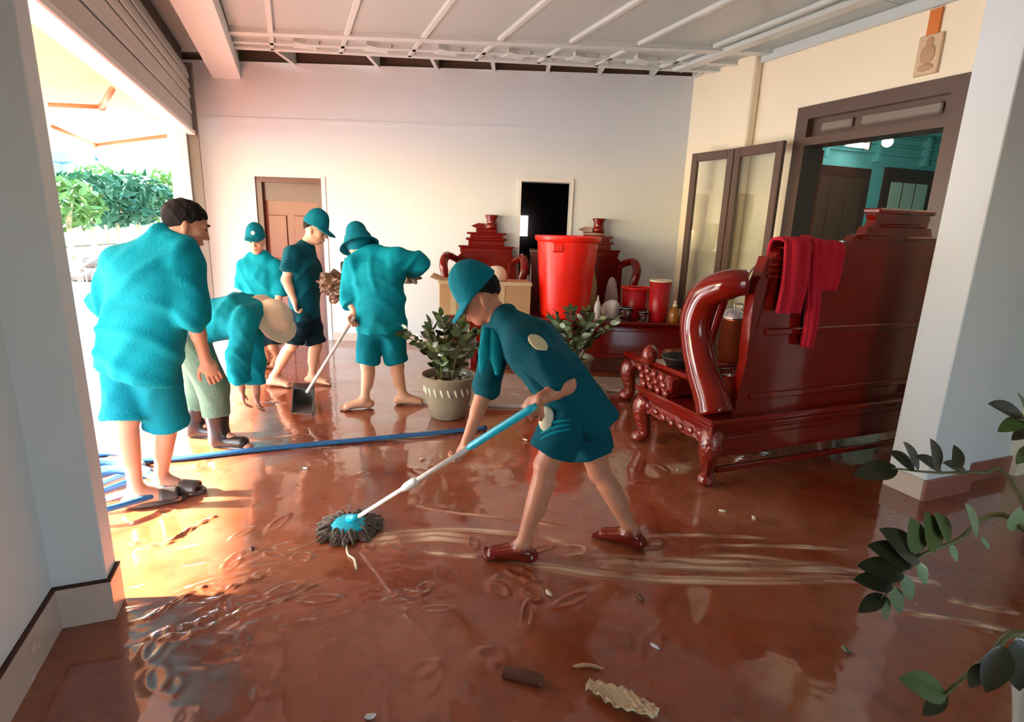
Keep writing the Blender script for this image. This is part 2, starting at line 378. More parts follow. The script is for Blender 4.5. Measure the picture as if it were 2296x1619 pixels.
    for i in range(90):      # churned patch by the doorway column
        px, py = rs.normal(520, 110), rs.normal(1350, 60)
        c = fl(px, py)[:2]; a = rs.uniform(.1, .9); L, w = rs.uniform(.02, .07), rs.uniform(.008, .016)
        dx, dy = x-c[0], y-c[1]; msk = (abs(dx) < .25) & (abs(dy) < .25)
        q = ((dx[msk]*math.cos(a)+dy[msk]*math.sin(a))/L)**2+((dy[msk]*math.cos(a)-dx[msk]*math.sin(a))/w)**2
        h[msk] += rs.choice([-1, 1])*rs.uniform(.002, .005)*np.exp(-q)
    return h
def grid_mesh(name, x0, x1, y0, y1, step, fn, m):
    nx, ny = int((x1-x0)/step)+1, int((y1-y0)/step)+1
    X, Y = np.meshgrid(np.linspace(x0, x1, nx), np.linspace(y0, y1, ny), indexing='ij')
    Z = fn(X, Y)
    v = np.c_[X.ravel(), Y.ravel(), Z.ravel()]
    i = np.arange(nx*ny).reshape(nx, ny); f = np.stack([i[:-1, :-1], i[1:, :-1], i[1:, 1:], i[:-1, 1:]], -1).reshape(-1, 4)
    return v, f
def np_mesh(name, v, f, m, parent=None, smooth=True):
    me = bpy.data.meshes.new(name); k = f.shape[1]
    me.vertices.add(len(v)); me.vertices.foreach_set('co', np.ascontiguousarray(v, dtype=np.float32).ravel())
    me.loops.add(f.size); me.loops.foreach_set('vertex_index', np.ascontiguousarray(f, dtype=np.int32).ravel())
    me.polygons.add(len(f)); me.polygons.foreach_set('loop_start', np.arange(0, f.size, k, dtype=np.int32))
    try: me.polygons.foreach_set('loop_total', np.full(len(f), k, dtype=np.int32))
    except Exception: pass
    me.update(calc_edges=True); me.validate()
    me.polygons.foreach_set('use_smooth', [smooth]*len(me.polygons))
    me.materials.append(MATS[m]); o = bpy.data.objects.new(name, me); COL.objects.link(o)
    if parent is not None: o.parent = parent
    return o

def mud_material():
    m = bpy.data.materials.new('wet_mud'); m.use_nodes = True; nt = m.node_tree; N = nt.nodes; L = nt.links; b = N['Principled BSDF']
    g = N.new('ShaderNodeNewGeometry')
    def noise(sc, det, vec=None, dist=0.0):
        n = N.new('ShaderNodeTexNoise'); n.inputs['Scale'].default_value = sc; n.inputs['Detail'].default_value = det; n.inputs['Distortion'].default_value = dist
        L.new(vec or g.outputs['Position'], n.inputs['Vector']); return n.outputs[0]
    cr = N.new('ShaderNodeValToRGB'); L.new(noise(1.1, 4, dist=.2), cr.inputs[0]); e = cr.color_ramp.elements
    e[0].position = .3; e[0].color = srgb(128, 52, 24); e[1].position = .72; e[1].color = srgb(174, 112, 80)
    k = e.new(.5); k.color = srgb(150, 78, 46)
    mx = N.new('ShaderNodeMix'); mx.data_type = 'RGBA'; mx.inputs['B'].default_value = srgb(96, 36, 16)
    mr0 = N.new('ShaderNodeMapRange'); mr0.inputs['From Min'].default_value = .52; mr0.inputs['From Max'].default_value = .75; mr0.inputs['To Max'].default_value = .5
    L.new(noise(7, 5), mr0.inputs['Value']); L.new(mr0.outputs[0], mx.inputs['Factor']); L.new(cr.outputs[0], mx.inputs['A'])
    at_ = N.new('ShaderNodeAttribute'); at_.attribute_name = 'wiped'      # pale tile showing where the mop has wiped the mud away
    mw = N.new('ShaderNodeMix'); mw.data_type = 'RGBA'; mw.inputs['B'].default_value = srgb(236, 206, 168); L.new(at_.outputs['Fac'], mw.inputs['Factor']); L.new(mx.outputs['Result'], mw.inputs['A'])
    L.new(mw.outputs['Result'], b.inputs['Base Color'])
    mr = N.new('ShaderNodeMapRange'); mr.inputs['From Min'].default_value = .35; mr.inputs['From Max'].default_value = .68; mr.inputs['To Min'].default_value = .10; mr.inputs['To Max'].default_value = .42
    L.new(noise(2.2, 4), mr.inputs['Value']); L.new(mr.outputs[0], b.inputs['Roughness'])
    b.inputs['Specular IOR Level'].default_value = .4; b.inputs['Coat Weight'].default_value = 1.0; b.inputs['Coat Roughness'].default_value = .035; b.inputs['Coat IOR'].default_value = 1.5
    b1 = N.new('ShaderNodeBump'); b1.inputs['Strength'].default_value = .16; b1.inputs['Distance'].default_value = .012; L.new(noise(8, 2), b1.inputs['Height'])
    b2 = N.new('ShaderNodeBump'); b2.inputs['Strength'].default_value = .05; b2.inputs['Distance'].default_value = .004; L.new(noise(60, 3), b2.inputs['Height']); L.new(b1.outputs[0], b2.inputs['Normal'])
    L.new(b2.outputs[0], b.inputs['Normal']); L.new(b1.outputs[0], b.inputs['Coat Normal']); MATS['wet_mud'] = m
mud_material()
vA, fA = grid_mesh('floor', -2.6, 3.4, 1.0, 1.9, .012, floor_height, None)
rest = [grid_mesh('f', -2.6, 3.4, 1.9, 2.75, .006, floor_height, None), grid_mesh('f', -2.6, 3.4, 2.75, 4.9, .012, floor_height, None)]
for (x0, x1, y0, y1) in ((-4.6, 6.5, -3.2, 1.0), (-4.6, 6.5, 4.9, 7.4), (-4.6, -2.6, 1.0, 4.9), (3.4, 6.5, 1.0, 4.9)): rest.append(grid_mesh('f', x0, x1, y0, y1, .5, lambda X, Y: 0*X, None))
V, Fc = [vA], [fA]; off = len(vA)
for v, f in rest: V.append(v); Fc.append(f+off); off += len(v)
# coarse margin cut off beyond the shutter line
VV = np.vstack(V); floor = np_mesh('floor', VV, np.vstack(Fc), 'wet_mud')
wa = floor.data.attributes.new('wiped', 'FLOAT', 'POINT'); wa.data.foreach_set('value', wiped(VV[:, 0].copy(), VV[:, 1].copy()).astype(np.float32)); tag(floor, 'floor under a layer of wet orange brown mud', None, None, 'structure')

# ---- walls
def wall_poly(name, pts, z0, z1, th, m, label):
    """vertical slab along a line of two world points, thickness to its left-hand side"""
    a, b = np.array(pts[0], float)[:2], np.array(pts[1], float)[:2]; d = (b-a)/np.linalg.norm(b-a); n = np.array([-d[1], d[0]])*th
    q = [a, b, b+n, a+n]
    return tag(MB().prism([tuple(p) for p in q], z0, z1, 'z').build(name, m), label, None, None, 'structure')
xl, xr = (UL-E2[1]*YB)/E2[0], (UR-E2[1]*YB)/E2[0]      # back wall ends
# back wall with two openings (doorway on the left, dark opening in the middle)
D1 = (-3.195, -2.385, 1.997); D2 = (.045, .64, 2.04)
wb = MB()
zt = 3.262
wb.box((xl-.3, YB, -.1), (D1[0], YB+.2, zt)).box((D1[0], YB, D1[2]), (D1[1], YB+.2, zt)).box((D1[1], YB, -.1), (D2[0], YB+.2, zt)).box((D2[0], YB, D2[2]), (D2[1], YB+.2, zt)).box((D2[1], YB, -.1), (xr+.5, YB+.2, zt))
wb.box((D2[0], YB, -.1), (D2[1], YB+.2, .9))
wall_back = tag(wb.build('wall_back', 'white_paint'), 'tall white plastered back wall', None, None, 'structure')
MB().box((xl, YB-.006, 2.62), (xr, YB, 2.66)).build('plaster_line', 'white_paint', wall_back)
MB().box((D1[1]+.06, YB-.012, 0), (xr, YB, .1)).build('skirting', 'skirting_tile', wall_back)
# door in the back wall
d1 = thing('door_1', 'brown wooden door in the back wall behind the capped men', None, (0, YB, 0), kind='structure')
MB().box((D1[0], .02, 0), (D1[0]+.07, .16, D1[2])).box((D1[0]+.07, .02, D1[2]-.06), (D1[1]-.06, .16, D1[2])).box((D1[1]-.06, .02, 0), (D1[1], .16, D1[2])).build('door_frame', 'door_wood_dark', d1)
lf = MB().box((D1[0]+.07, .09, .02), (D1[1]-.06, .14, D1[2]-.06)).build('door_leaf', 'door_wood', d1)
for (a, b, c, e) in ((.1, .33, .15, .9), (.42, .64, .15, .9), (.1, .33, 1.02, 1.55), (.42, .64, 1.02, 1.55)):
    MB().box((D1[0]+a, .075, c), (D1[0]+b, .09, e), .01).build('door_panel', 'door_wood', lf)
MB().box((D1[0]+.07, .07, 1.72), (D1[1]-.06, .09, D1[2]-.06)).build('transom_board', 'door_wood_dark', d1)
MB().ell((D1[0]+.13, .07, .98), (.025, .03, .025)).build('door_knob', 'chrome', lf)
MB().box((D1[1], -.012, 0), (D1[1]+.05, .0, D1[2]+.02)).build('casing', 'white_paint', d1)
# dark opening with a white surround
w1 = thing('window_1', 'dark opening in the back wall with a narrow white frame', None, (0, YB, 0), kind='structure')
for a, b, c, e in ((D2[0]-.035, D2[0], .9, D2[2]+.04), (D2[1], D2[1]+.035, .9, D2[2]+.04), (D2[0], D2[1], D2[2], D2[2]+.04)):
    MB().box((a, -.02, c), (b, .03, e)).build('window_frame', 'white_plastic', w1)
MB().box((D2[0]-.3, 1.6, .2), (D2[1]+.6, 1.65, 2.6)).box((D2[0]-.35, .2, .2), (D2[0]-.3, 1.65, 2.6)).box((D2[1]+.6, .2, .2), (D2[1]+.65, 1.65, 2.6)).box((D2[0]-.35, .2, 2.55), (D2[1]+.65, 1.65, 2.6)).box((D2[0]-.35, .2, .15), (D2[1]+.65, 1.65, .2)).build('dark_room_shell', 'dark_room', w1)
MB().box((.03, 1.5, 1.36), (.17, 1.59, 1.66)).build('bright_window_pane', 'lit_pane', w1)

# right-hand wall with the big doorway
DV0, DV1, DZ = 2.78, 4.25, 2.66
wr = MB()
wr.box((UR, DV1, -.1), (UR+.2, 6.6, ZC+.05)).box((UR, DV0, DZ), (UR+.2, DV1, ZC+.05)).box((UR, 2.0, -.1), (UR+.2, DV0, ZC+.05))
wall_right = wr.build('wall_right', 'cream_paint'); wall_right.rotation_euler = (0, 0, ANG); tag(wall_right, 'warm cream wall around the large doorway', None, None, 'structure')
MB().box((UR-.10, 4.79, 0), (UR, 5.05, ZC), .015).build('pilaster', 'cream_paint', wall_right)
MB().box((UR-.05, 2.0, ZC-.09), (UR, 4.79, ZC), .01).build('cornice', 'ceiling_rib', wall_right)
# big door frame with transom
d2 = thing('door_2', 'large dark grey brown door frame with a panelled transom', None, (0, 0, 0), ANG, kind='structure')
fu0, fu1 = UR-.03, UR+.2
MB().box((fu0, DV1-.13, 0), (fu1, DV1, DZ)).build('jamb', 'frame_brown', d2)
MB().box((fu0, DV0, 0), (fu1, DV0+.13, DZ)).build('jamb', 'frame_brown', d2)
MB().box((fu0, DV0+.13, DZ-.11), (fu1, DV1-.13, DZ)).build('head', 'frame_brown', d2)
MB().box((fu0, DV0+.13, 2.32), (fu1, DV1-.13, 2.39)).build('transom_rail', 'frame_brown', d2)
MB().box((UR+.04, DV0+.13, 2.39), (UR+.08, DV1-.13, DZ-.11)).build('transom_panel', 'frame_brown', d2)
mat('transom_grey', srgb(132, 122, 112), .3, var=.1)
MB().box((UR+.01, DV0+.2, 2.43), (UR+.04, 3.62, DZ-.15), .012).build('transom_inset', 'transom_grey', d2)
MB().box((UR+.01, 3.70, 2.43), (UR+.04, DV1-.24, DZ-.15), .012).build('transom_inset', 'transom_grey', d2)
# folded glazed leaves standing along the wall
def leaf(name, a, b, label):
    A, B = np.array(a), np.array(b); d = (B-A)/np.linalg.norm(B-A); Lh = np.linalg.norm(B-A)
    o = thing(name, label, None, (*A[:2], 0), math.atan2(d[1], d[0]), kind='structure')
    for x0, x1 in ((0, .085), (Lh-.085, Lh)): MB().box((x0, -.02, .03), (x1, .02, 2.36), .005).build('stile', 'frame_brown', o)
    for z0, z1 in ((.03, .2), (2.27, 2.36)): MB().box((.085, -.02, z0), (Lh-.085, .02, z1), .005).build('rail', 'frame_brown', o)
    MB().box((.085, -.004, .2), (Lh-.085, .004, 2.27)).build('glass_pane', 'pane_glass', o)
    return o
def pane_glass():
    m = bpy.data.materials.new('pane_glass'); m.use_nodes = True; nt = m.node_tree; N = nt.nodes; nt.nodes.remove(N['Principled BSDF'])
    t = N.new('ShaderNodeBsdfTransparent'); t.inputs[0].default_value = (.93, .96, .95, 1); g = N.new('ShaderNodeBsdfGlossy'); g.inputs['Roughness'].default_value = .03
    mx = N.new('ShaderNodeMixShader'); mx.inputs[0].default_value = .10
    nt.links.new(t.outputs[0], mx.inputs[1]); nt.links.new(g.outputs[0], mx.inputs[2]); nt.links.new(mx.outputs[0], N['Material Output'].inputs['Surface']); MATS['pane_glass'] = m
pane_glass()
L0, L1, L2 = uvw(UR-.20, 4.18), uvw(UR-.17, 4.83), uvw(UR-.22, 5.44)
leaf('door_3', L1, L0, 'glazed folding door leaf next to the large doorway')
leaf('door_4', L2, L1+(L2-L1)*.02, 'glazed folding door leaf at the end by the back wall')

# room behind the big doorway
ib = MB()
ib.box((UR+.2, 6.0, 0), (9.6, 6.15, 3.05)).box((9.3, 1.8, 0), (9.45, 6.0, 3.05)).box((UR+.2, 1.7, 0), (9.45, 1.8, 3.05))
iw = ib.build('wall_inner_room', 'teal_wall'); iw.rotation_euler = (0, 0, ANG); tag(iw, 'pale teal walls of the lit room behind the doorway', None, None, 'structure')
sbox('ceiling_inner_room', 'teal_wall', UR+.2, 9.45, 1.75, 6.15, 3.0, 3.06, label='pale teal boarded ceiling of the inner room')
cin = bpy.data.objects['ceiling_inner_room']
for v in (3.4, 4.2, 5.0, 5.7): MB().box((UR+.2, v, 2.93), (9.3, v+.06, 3.0)).build('joist', 'teal_wall', cin)
sbox('floor_inner_room', 'skirting_red', UR+.2, 9.45, 1.75, 6.0, -.05, .004, label='reddish floor of the inner room')
def inner_door(name, u0, u1, v, z1, panes, label):
    o = thing(name, label, None, (0, 0, 0), ANG, kind='structure')
    MB().box((u0, v-.06, 0), (u0+.09, v, z1)).box((u1-.09, v-.06, 0), (u1, v, z1)).box((u0+.09, v-.06, z1-.12), (u1-.09, v, z1)).build('door_frame', 'door_wood_dark', o)
    lf = MB().box((u0+.09, v-.05, 0), (u1-.09, v-.02, z1-.12)).build('door_leaf', 'int_door', o)
    w = (u1-u0-.26)/3
    for k in range(3):
        x = u0+.12+k*(w+.01)
        MB().box((x, v-.062, 1.25), (x+w-.03, v-.05, z1-.2)).build('pane' if panes else 'door_panel', 'door_glow' if panes else 'int_door', lf)
        MB().box((x, v-.062, .25), (x+w-.03, v-.05, 1.12)).build('door_panel', 'int_door', lf)
mat('door_glow', srgb(206, 200, 182), .5, var=.05)
inner_door('door_5', 6.55, 7.72, 6.0, 2.45, False, 'dark panelled door at the back of the teal room')
inner_door('door_6', 8.05, 9.1, 6.0, 2.5, True, 'inner door with three pale glass strips under the lamp')
for u in (6.75, 7.75, 8.75): MB().box((u, 5.9, 2.55), (u+.06, 6.0, 2.95)).build('louvre_post', 'teal_wall', iw)
for z in (2.66, 2.78, 2.9): MB().box((6.8, 5.93, z), (9.25, 6.0, z+.02)).build('louvre_slat', 'teal_wall', iw)
# open wooden leaf just inside the doorway
ol = thing('door_7', 'open brown wooden door leaf just inside the large doorway', None, (*uvw(UR+.2, DV1-.13)[:2], 0), ANG+math.radians(62), kind='structure')
MB().box((0, -.02, .02), (.72, .02, 2.3)).build('door_leaf', 'int_door', ol)
for x in (.06, .28, .50): MB().box((x, -.032, .2), (x+.16, -.02, 2.15), .008).build('door_panel', 'int_door', ol)

# lamp in the inner room
lp = thing('ceiling_lamp', 'glowing white globe lamp in the teal inner room', 'lamp', (*onv(1990, 318, 4.6)[:2], 0))
lc = onv(1990, 318, 4.6)
MB().ell((0, 0, lc[2]), (.055, .055, .055)).build('globe', 'lamp_glow', lp, True)
MB().tube([(0, 0, lc[2]+.05), (0, 0, 3.0)], .012).build('stem', 'white_plastic', lp, True)
ll = bpy.data.lights.new('globe_light', 'POINT'); ll.energy = 13; ll.color = (.78, 1, .95); ll.shadow_soft_size = .09
lo = bpy.data.objects.new('globe_light', ll); COL.objects.link(lo); lo.location = (lc[0], lc[1], lc[2]-.13)
tl = onv(1925, 325, 5.8)
tb = thing('tube_lamp', 'short bright fluorescent fitting beside the globe lamp', 'lamp', (*tl[:2], 0), ANG)
MB().tube([(-.16, 0, tl[2]), (.16, 0, tl[2])], .03, 10).build('tube', 'lamp_glow', tb, True)
MB().box((-.2, .03, tl[2]-.03), (.2, .07, tl[2]+.04)).build('batten', 'white_plastic', tb)
MB().box((.17, -.03, tl[2]-.05), (.2, .04, tl[2]+.05)).build('end_cap', 'frame_brown', tb)

# near left wall, doorway column and shutter side
wl = MB().box((-1.1, -1.7, 0), (-.907, 2.30, ZC)).build('wall_left', 'white_paint'); wl.rotation_euler = (0, 0, ANG); tag(wl, 'white wall beside the camera left of the shutter doorway', None, None, 'structure')
MB().box((-.907, -1.7, 0), (-.895, 2.29, .165)).build('baseboard_tile', 'skirting_tile', wl)
MB().box((-.907, -1.7, .165), (-.893, 2.29, .176)).build('dirty_joint', 'grout', wl)
cl = MB().box((-1.12, 2.30, 0), (-.735, 2.42, ZC), .004).build('column_doorway', 'white_paint'); cl.rotation_euler = (0, 0, ANG); tag(cl, 'white square column at the near side of the shutter doorway', None, None, 'structure')
MB().box((-.907, 2.288, 0), (-.735, 2.30, .165)).build('baseboard_tile', 'skirting_tile', cl)
MB().box((-.735, 2.288, 0), (-.722, 2.42, .165)).build('baseboard_tile', 'skirting_tile', cl)
MB().box((-.907, 2.286, .165), (-.733, 2.30, .174)).box((-.735, 2.286, .165), (-.72, 2.42, .174)).build('dirty_joint', 'grout', cl)
# wall piece over the doorway, outside of the shutter
VB = 7.60
ov = MB().box((-1.25, 1.0, 2.52), (-1.08, 7.75, ZC+.1)).box((-1.25, 7.75, -.1), (-1.08, 11.5, ZC+.1)).build('wall_over_doorway', 'white_paint'); ov.rotation_euler = (0, 0, ANG); tag(ov, 'wall above the shutter doorway', None, None, 'structure')
# roller shutter curtain pulled up, with its slats
sh = thing('roller_shutter', 'grey roller shutter curtain pulled up over the doorway', 'shutter', uvw(UL, 5.0, 0), ANG)
z = 2.38; k = 0
MB().box((-.05, -2.57, z-.0), (.03, 2.46, z+.05), .008).build('bottom_bar', 'white_plastic', sh)
z += .055
hs = [.16, .05, .11, .05, .05, .06, .045, .06, .05]
for h in hs:
    MB().box((-.035, -2.57, z), (.018 if k % 2 else .008, 2.46, z+h-.006), .006).build('slat', 'shutter', sh); z += h; k += 1
MB().box((-.12, -2.57, z), (-.03, 2.46, ZC)).build('shutter_box', 'shutter_dark', sh)
rl = thing('shutter_rail', 'grey steel guide rail of the shutter beside the back wall', 'rail', uvw(UL, VB-.12, 0), ANG)
MB().box((-.07, -.0, 0), (.05, .04, 3.12)).build('channel', 'rail', rl); MB().box((-.07, .055, 0), (.05, .09, 3.12)).build('channel', 'rail', rl)
MB().box((-.12, -.06, 0), (-.06, .1, 2.42)).build('outer_jamb', 'white_paint', rl)
# beam along the left side
bmx = MB().box((-.74, 1.0, 3.07), (-.44, 7.9, ZC)).build('beam_left', 'white_paint'); bmx.rotation_euler = (0, 0, ANG); tag(bmx, 'white boxed beam under the ceiling along the shutter', None, None, 'structure')

# right-hand front column and wall
cr = MB().box((3.47, 1.965, 0), (3.88, 2.195, ZC), .006).build('column_right', 'white_paint'); cr.rotation_euler = (0, 0, ANG); tag(cr, 'square white column in front of the large doorway', None, None, 'structure')
MB().box((3.455, 1.955, 0), (3.47, 2.20, .13)).build('baseboard_tile', 'skirting_tile', cr)
MB().box((3.455, 1.945, 0), (3.89, 1.965, .13)).build('baseboard_tile', 'skirting_red', cr)
wf = MB().box((3.88, 2.05, 0), (6.2, 2.2, ZC)).build('wall_front_right', 'white_paint'); wf.rotation_euler = (0, 0, ANG); tag(wf, 'grey white wall behind the foreground plant', None, None, 'structure')
MB().box((3.88, 2.035, 0), (6.2, 2.05, .13)).build('baseboard_tile', 'skirting_red', wf)
ws = MB().box((6.0, -1.7, 0), (6.2, 2.05, ZC)).build('wall_side_right', 'white_paint'); ws.rotation_euler = (0, 0, ANG); tag(ws, 'side wall right of the camera', None, None, 'structure')
wk = MB().box((-1.1, -1.9, 0), (1.2, -1.7, ZC)).box((2.3, -1.9, 0), (6.2, -1.7, ZC)).box((1.2, -1.9, 2.3), (2.3, -1.7, ZC)).build('wall_behind', 'white_paint'); wk.rotation_euler = (0, 0, ANG); tag(wk, 'unseen wall behind the camera with a doorway added for fill light', None, None, 'structure')  # unseen; doorway gap added and sized to let fill light in from behind

# ---- ceiling: sheet panels, ribs and cross ribs, short of the back wall
YE0, YE1 = 6.62, 6.98
ceil = thing('ceiling', 'white panelled ceiling with raised ribs', None, (0, 0, 0), ANG, kind='structure')
us = [-.44, -.07, .60, 1.28, 1.95, 2.58, 3.18, 3.84, UR]
def v_at(u, Y): return (Y-E2[1]*u)/E1[1]
for i in range(len(us)-1):
    u0, u1 = us[i], us[i+1]
    e0, e1_ = v_at(u0, 6.46+.065*u0), v_at(u1, 6.46+.065*u1)
    vs_ = [-1.8, .2, 1.9, 3.4, None]
    for j in range(4):
        a0 = a1 = vs_[j]
        b0, b1 = (vs_[j+1], vs_[j+1]) if vs_[j+1] is not None else (e0, e1_)
        MB().prism([(u0+.012, a0+.003), (u1-.012, a1+.003), (u1-.012, b1-.003), (u0+.012, b0-.003)], ZC, ZC+.02, 'z').build('panel', 'ceiling_panel', ceil)
MB().prism([(UR, -1.8), (6.2, -1.8), (6.2, 2.3), (UR, 2.3)], ZC, ZC+.02, 'z').build('panel', 'ceiling_panel', ceil)
MB().prism([(-1.1, -1.8), (-.44, -1.8), (-.44, 7.4), (-1.1, 7.7)], ZC+.01, ZC+.03, 'z').build('panel', 'ceiling_panel', ceil)
for u in us[1:-1]:
    MB().box((u-.028, -1.8, ZC-.035), (u+.028, v_at(u, 5.86), ZC+.0), .008).build('rib', 'ceiling_rib', ceil)
    MB().box((u-.025, v_at(u, 6.0), ZC-.03), (u+.025, v_at(u, 6.44+.065*u), ZC+.0), .008).build('rib', 'ceiling_rib', ceil)
MB().box((3.95, -1.8, ZC-.05), (4.1, 5.6, ZC), .02).build('edge_moulding', 'ceiling_rib', ceil)
xm = [(v_at(-.44, 5.9), -.44), (v_at(UR, 5.9), UR)]
def crossrib(Ya, Yb, wdt, dz):
    p, q = (-.44, v_at(-.44, Ya)), (UR, v_at(UR, Yb))
    MB().prism([(p[0], p[1]-wdt), (q[0], q[1]-wdt), (q[0], q[1]+wdt), (p[0], p[1]+wdt)], ZC-dz, ZC, 'z').build('cross_rib', 'ceiling_rib', ceil)
crossrib(5.88, 5.98, .06, .04); crossrib(6.20, 6.42, .04, .03); crossrib(6.40, 6.72, .05, .03)
for u in [.25, .93, 1.6, 2.26, 2.9, 3.5]:      # moulded rosettes on the cross ribs
    v = v_at(u, 6.21+.05*u)
    pl_ = [(u+.17*math.cos(t)*(1 if i % 2 else .55), v+.15*math.sin(t)*(1 if i % 2 else .55)) for i, t in enumerate(np.linspace(0, 2*math.pi, 9)[:-1])]
    MB().prism(pl_, ZC-.04, ZC, 'z').build('rosette', 'ceiling_rib', ceil)
# brown void between ceiling and back wall
vd = MB().box((-4.4, 6.3, 3.40), (2.6, 7.35, 3.46)).box((-4.4, 7.12, 3.2), (2.6, 7.3, 3.42)).build('ceiling_void', 'void_brown'); tag(vd, 'dark brown gap between ceiling and back wall', None, None, 'structure')
for x in (-3.3, -2.63, -1.66, -.98, -.32, .3, .9, 1.5, 2.0): MB().box((x-.02, 6.5, 3.24), (x+.02, 7.1, 3.40)).build('batten', 'ceiling_rib', vd)
# roof over the whole room keeps daylight out
sbox('roof', 'void_brown', -1.3, 9.6, -1.9, 8.2, 3.5, 3.6, label='roof slab over the room')

# ---- pale stone strip in front of the tables
st = thing('stone_step', 'low pale stone step with long slabs between the potted plants', 'step', (0, 0, 0))
for k, (y0, y1) in enumerate(((4.58, 4.86), (4.868, 5.14), (5.148, 5.6))):
    for x0, x1 in ((-.95, -.3), (-.292, .36), (.368, 1.36 if k == 2 else .9)):
        MB().box((x0, y0, 0), (x1, y1, .028), .004).build('slab', 'stone_tile', st)

# ---- wall hanging on the cream wall
pp = thing('wall_plaque', 'faded pinkish picture plaque hanging above the large doorway', 'picture', uvw(UR, 3.55, 2.85), ANG)
# local frame: x across the wall normal, y along the wall
p0, p1 = onu(2050, 175, UR), onu(2122, 70, UR)
v0, v1 = sorted((uv(p0)[1], uv(p1)[1])); zz0, zz1 = sorted((p0[2], p1[2]))
MB().box((-.025, v0-3.55, zz0-2.85), (0, v1-3.55, zz1-2.85), .006).build('backing', 'plaque', pp)
vm = (v0+v1)/2-3.55
MB().ell((-.025, vm, .085), (.008, .028, .03)).build('relief_head', 'plaque_relief', pp, True)
MB().ell((-.025, vm, .0), (.01, .055, .07)).build('relief_figure', 'plaque_relief', pp, True)
MB().ell((-.025, vm, -.09), (.01, .06, .025)).build('relief_base', 'plaque_relief', pp, True)
MB().box((-.02, vm-.04, zz1-2.85), (-.005, vm+.045, ZC-.1-2.85)).build('ribbon', 'ribbon', pp)
# ================================================================ the yard outside the shutter doorway
gz = -.06
yd = MB().prism([tuple(uvw(-1.0, -6)[:2]), tuple(uvw(-1.0, 40)[:2]), tuple(uvw(-60, 60)[:2]), tuple(uvw(-60, -20)[:2])], gz-.2, gz, 'z').build('ground_yard', 'yard'); tag(yd, 'sunlit bare yard outside the doorway', None, None, 'structure')
yf = MB().prism([tuple(uvw(-1.0, -1.9)[:2]), tuple(uvw(-1.0, -40)[:2]), tuple(uvw(40, -40)[:2]), tuple(uvw(40, -1.9)[:2])], gz-.2, gz, 'z').build('ground_front', 'yard'); tag(yf, 'open ground in front of the house behind the camera', None, None, 'structure')
def hills():
    n, m = 40, 10; v = []; f = []
    rs = np.random.RandomState(5)
    for i in range(n+1):
        a = math.radians(-75+90*i/n); dirv = E1*math.cos(a)+E2*math.sin(a)
        hgt = 11+3.5*math.sin(i*.55)+2*math.sin(i*1.3+1)
        for j in range(m+1):
            t = j/m; d = 70+60*t; p = dirv*d; v.append((p[0], p[1], gz-.5+hgt*math.sin(t*math.pi/2)+.5*math.sin(i*2.1+j*1.7)))
    for i in range(n):
        for j in range(m): f.append((i*(m+1)+j, (i+1)*(m+1)+j, (i+1)*(m+1)+j+1, i*(m+1)+j+1))
    return MB().add(v, f).build('hills', 'hill_far', None, True)
tag(hills(), 'hazy blue green hills on the horizon outside', None, None, 'structure')
fd = MB().prism([tuple(uvw(-14, 12)[:2]), tuple(uvw(-4, 45)[:2]), tuple(uvw(-30, 75)[:2]), tuple(uvw(-60, 45)[:2])], gz, gz+.05, 'z').build('field', 'field'); tag(fd, 'pale dry field beyond the yard', None, None, 'structure')

# retractable awning with folding arms
A0 = -1.27
aw = thing('awning', 'cream canvas awning with folding arms outside the doorway', 'awning', uvw(A0, 6, 2.75), ANG)
lc_ = lambda p: uv(p)-np.array([A0, 6, 2.75])
v = []; f = []
for i in range(15):
    y = -4.2+i*9.4/14
    for j in range(8):
        t = j/7; v.append(np.array([-.02-3.0*t, y, -.05-.42*t-.03*math.sin(math.pi*t)]))
for i in range(14):
    for j in range(7): f.append((i*8+j, i*8+8+j, i*8+9+j, i*8+j+1))
n0 = len(v); v2 = [p+np.array([0, 0, .004]) for p in v]; f2 = [tuple(k+n0 for k in reversed(x)) for x in f]
MB().add(v+v2, f+f2).build('canvas', 'awning', aw, True)
MB().tube([(-3.03, -4.2, -.47), (-3.03, 5.2, -.47)], .035, 8).build('front_bar', 'awning_arm', aw, True)
for pa, pb, pc in ((((292, 204), 2.5), ((228, 240), 2.47), ((108, 235), 2.44)), (((420, 305), 2.48), ((213, 326), 2.34), ((118, 284), 2.34))):
    a, b, c = (lc_(fl(*q[0], q[1])) for q in (pa, pb, pc)); a[0] = min(a[0], -.02)
    MB().tube([a, b], .024, 8).build('arm', 'awning_arm', aw, True); MB().tube([b, c], .02, 8).build('arm', 'awning_arm', aw, True); MB().ell(b, (.034, .034, .034)).build('elbow_joint', 'awning_arm', aw, True)
MB().tube([(-.06, -4.3, -.02), (-.06, 5.3, -.02)], .05, 10).build('roller_tube', 'white_plastic', aw, True)

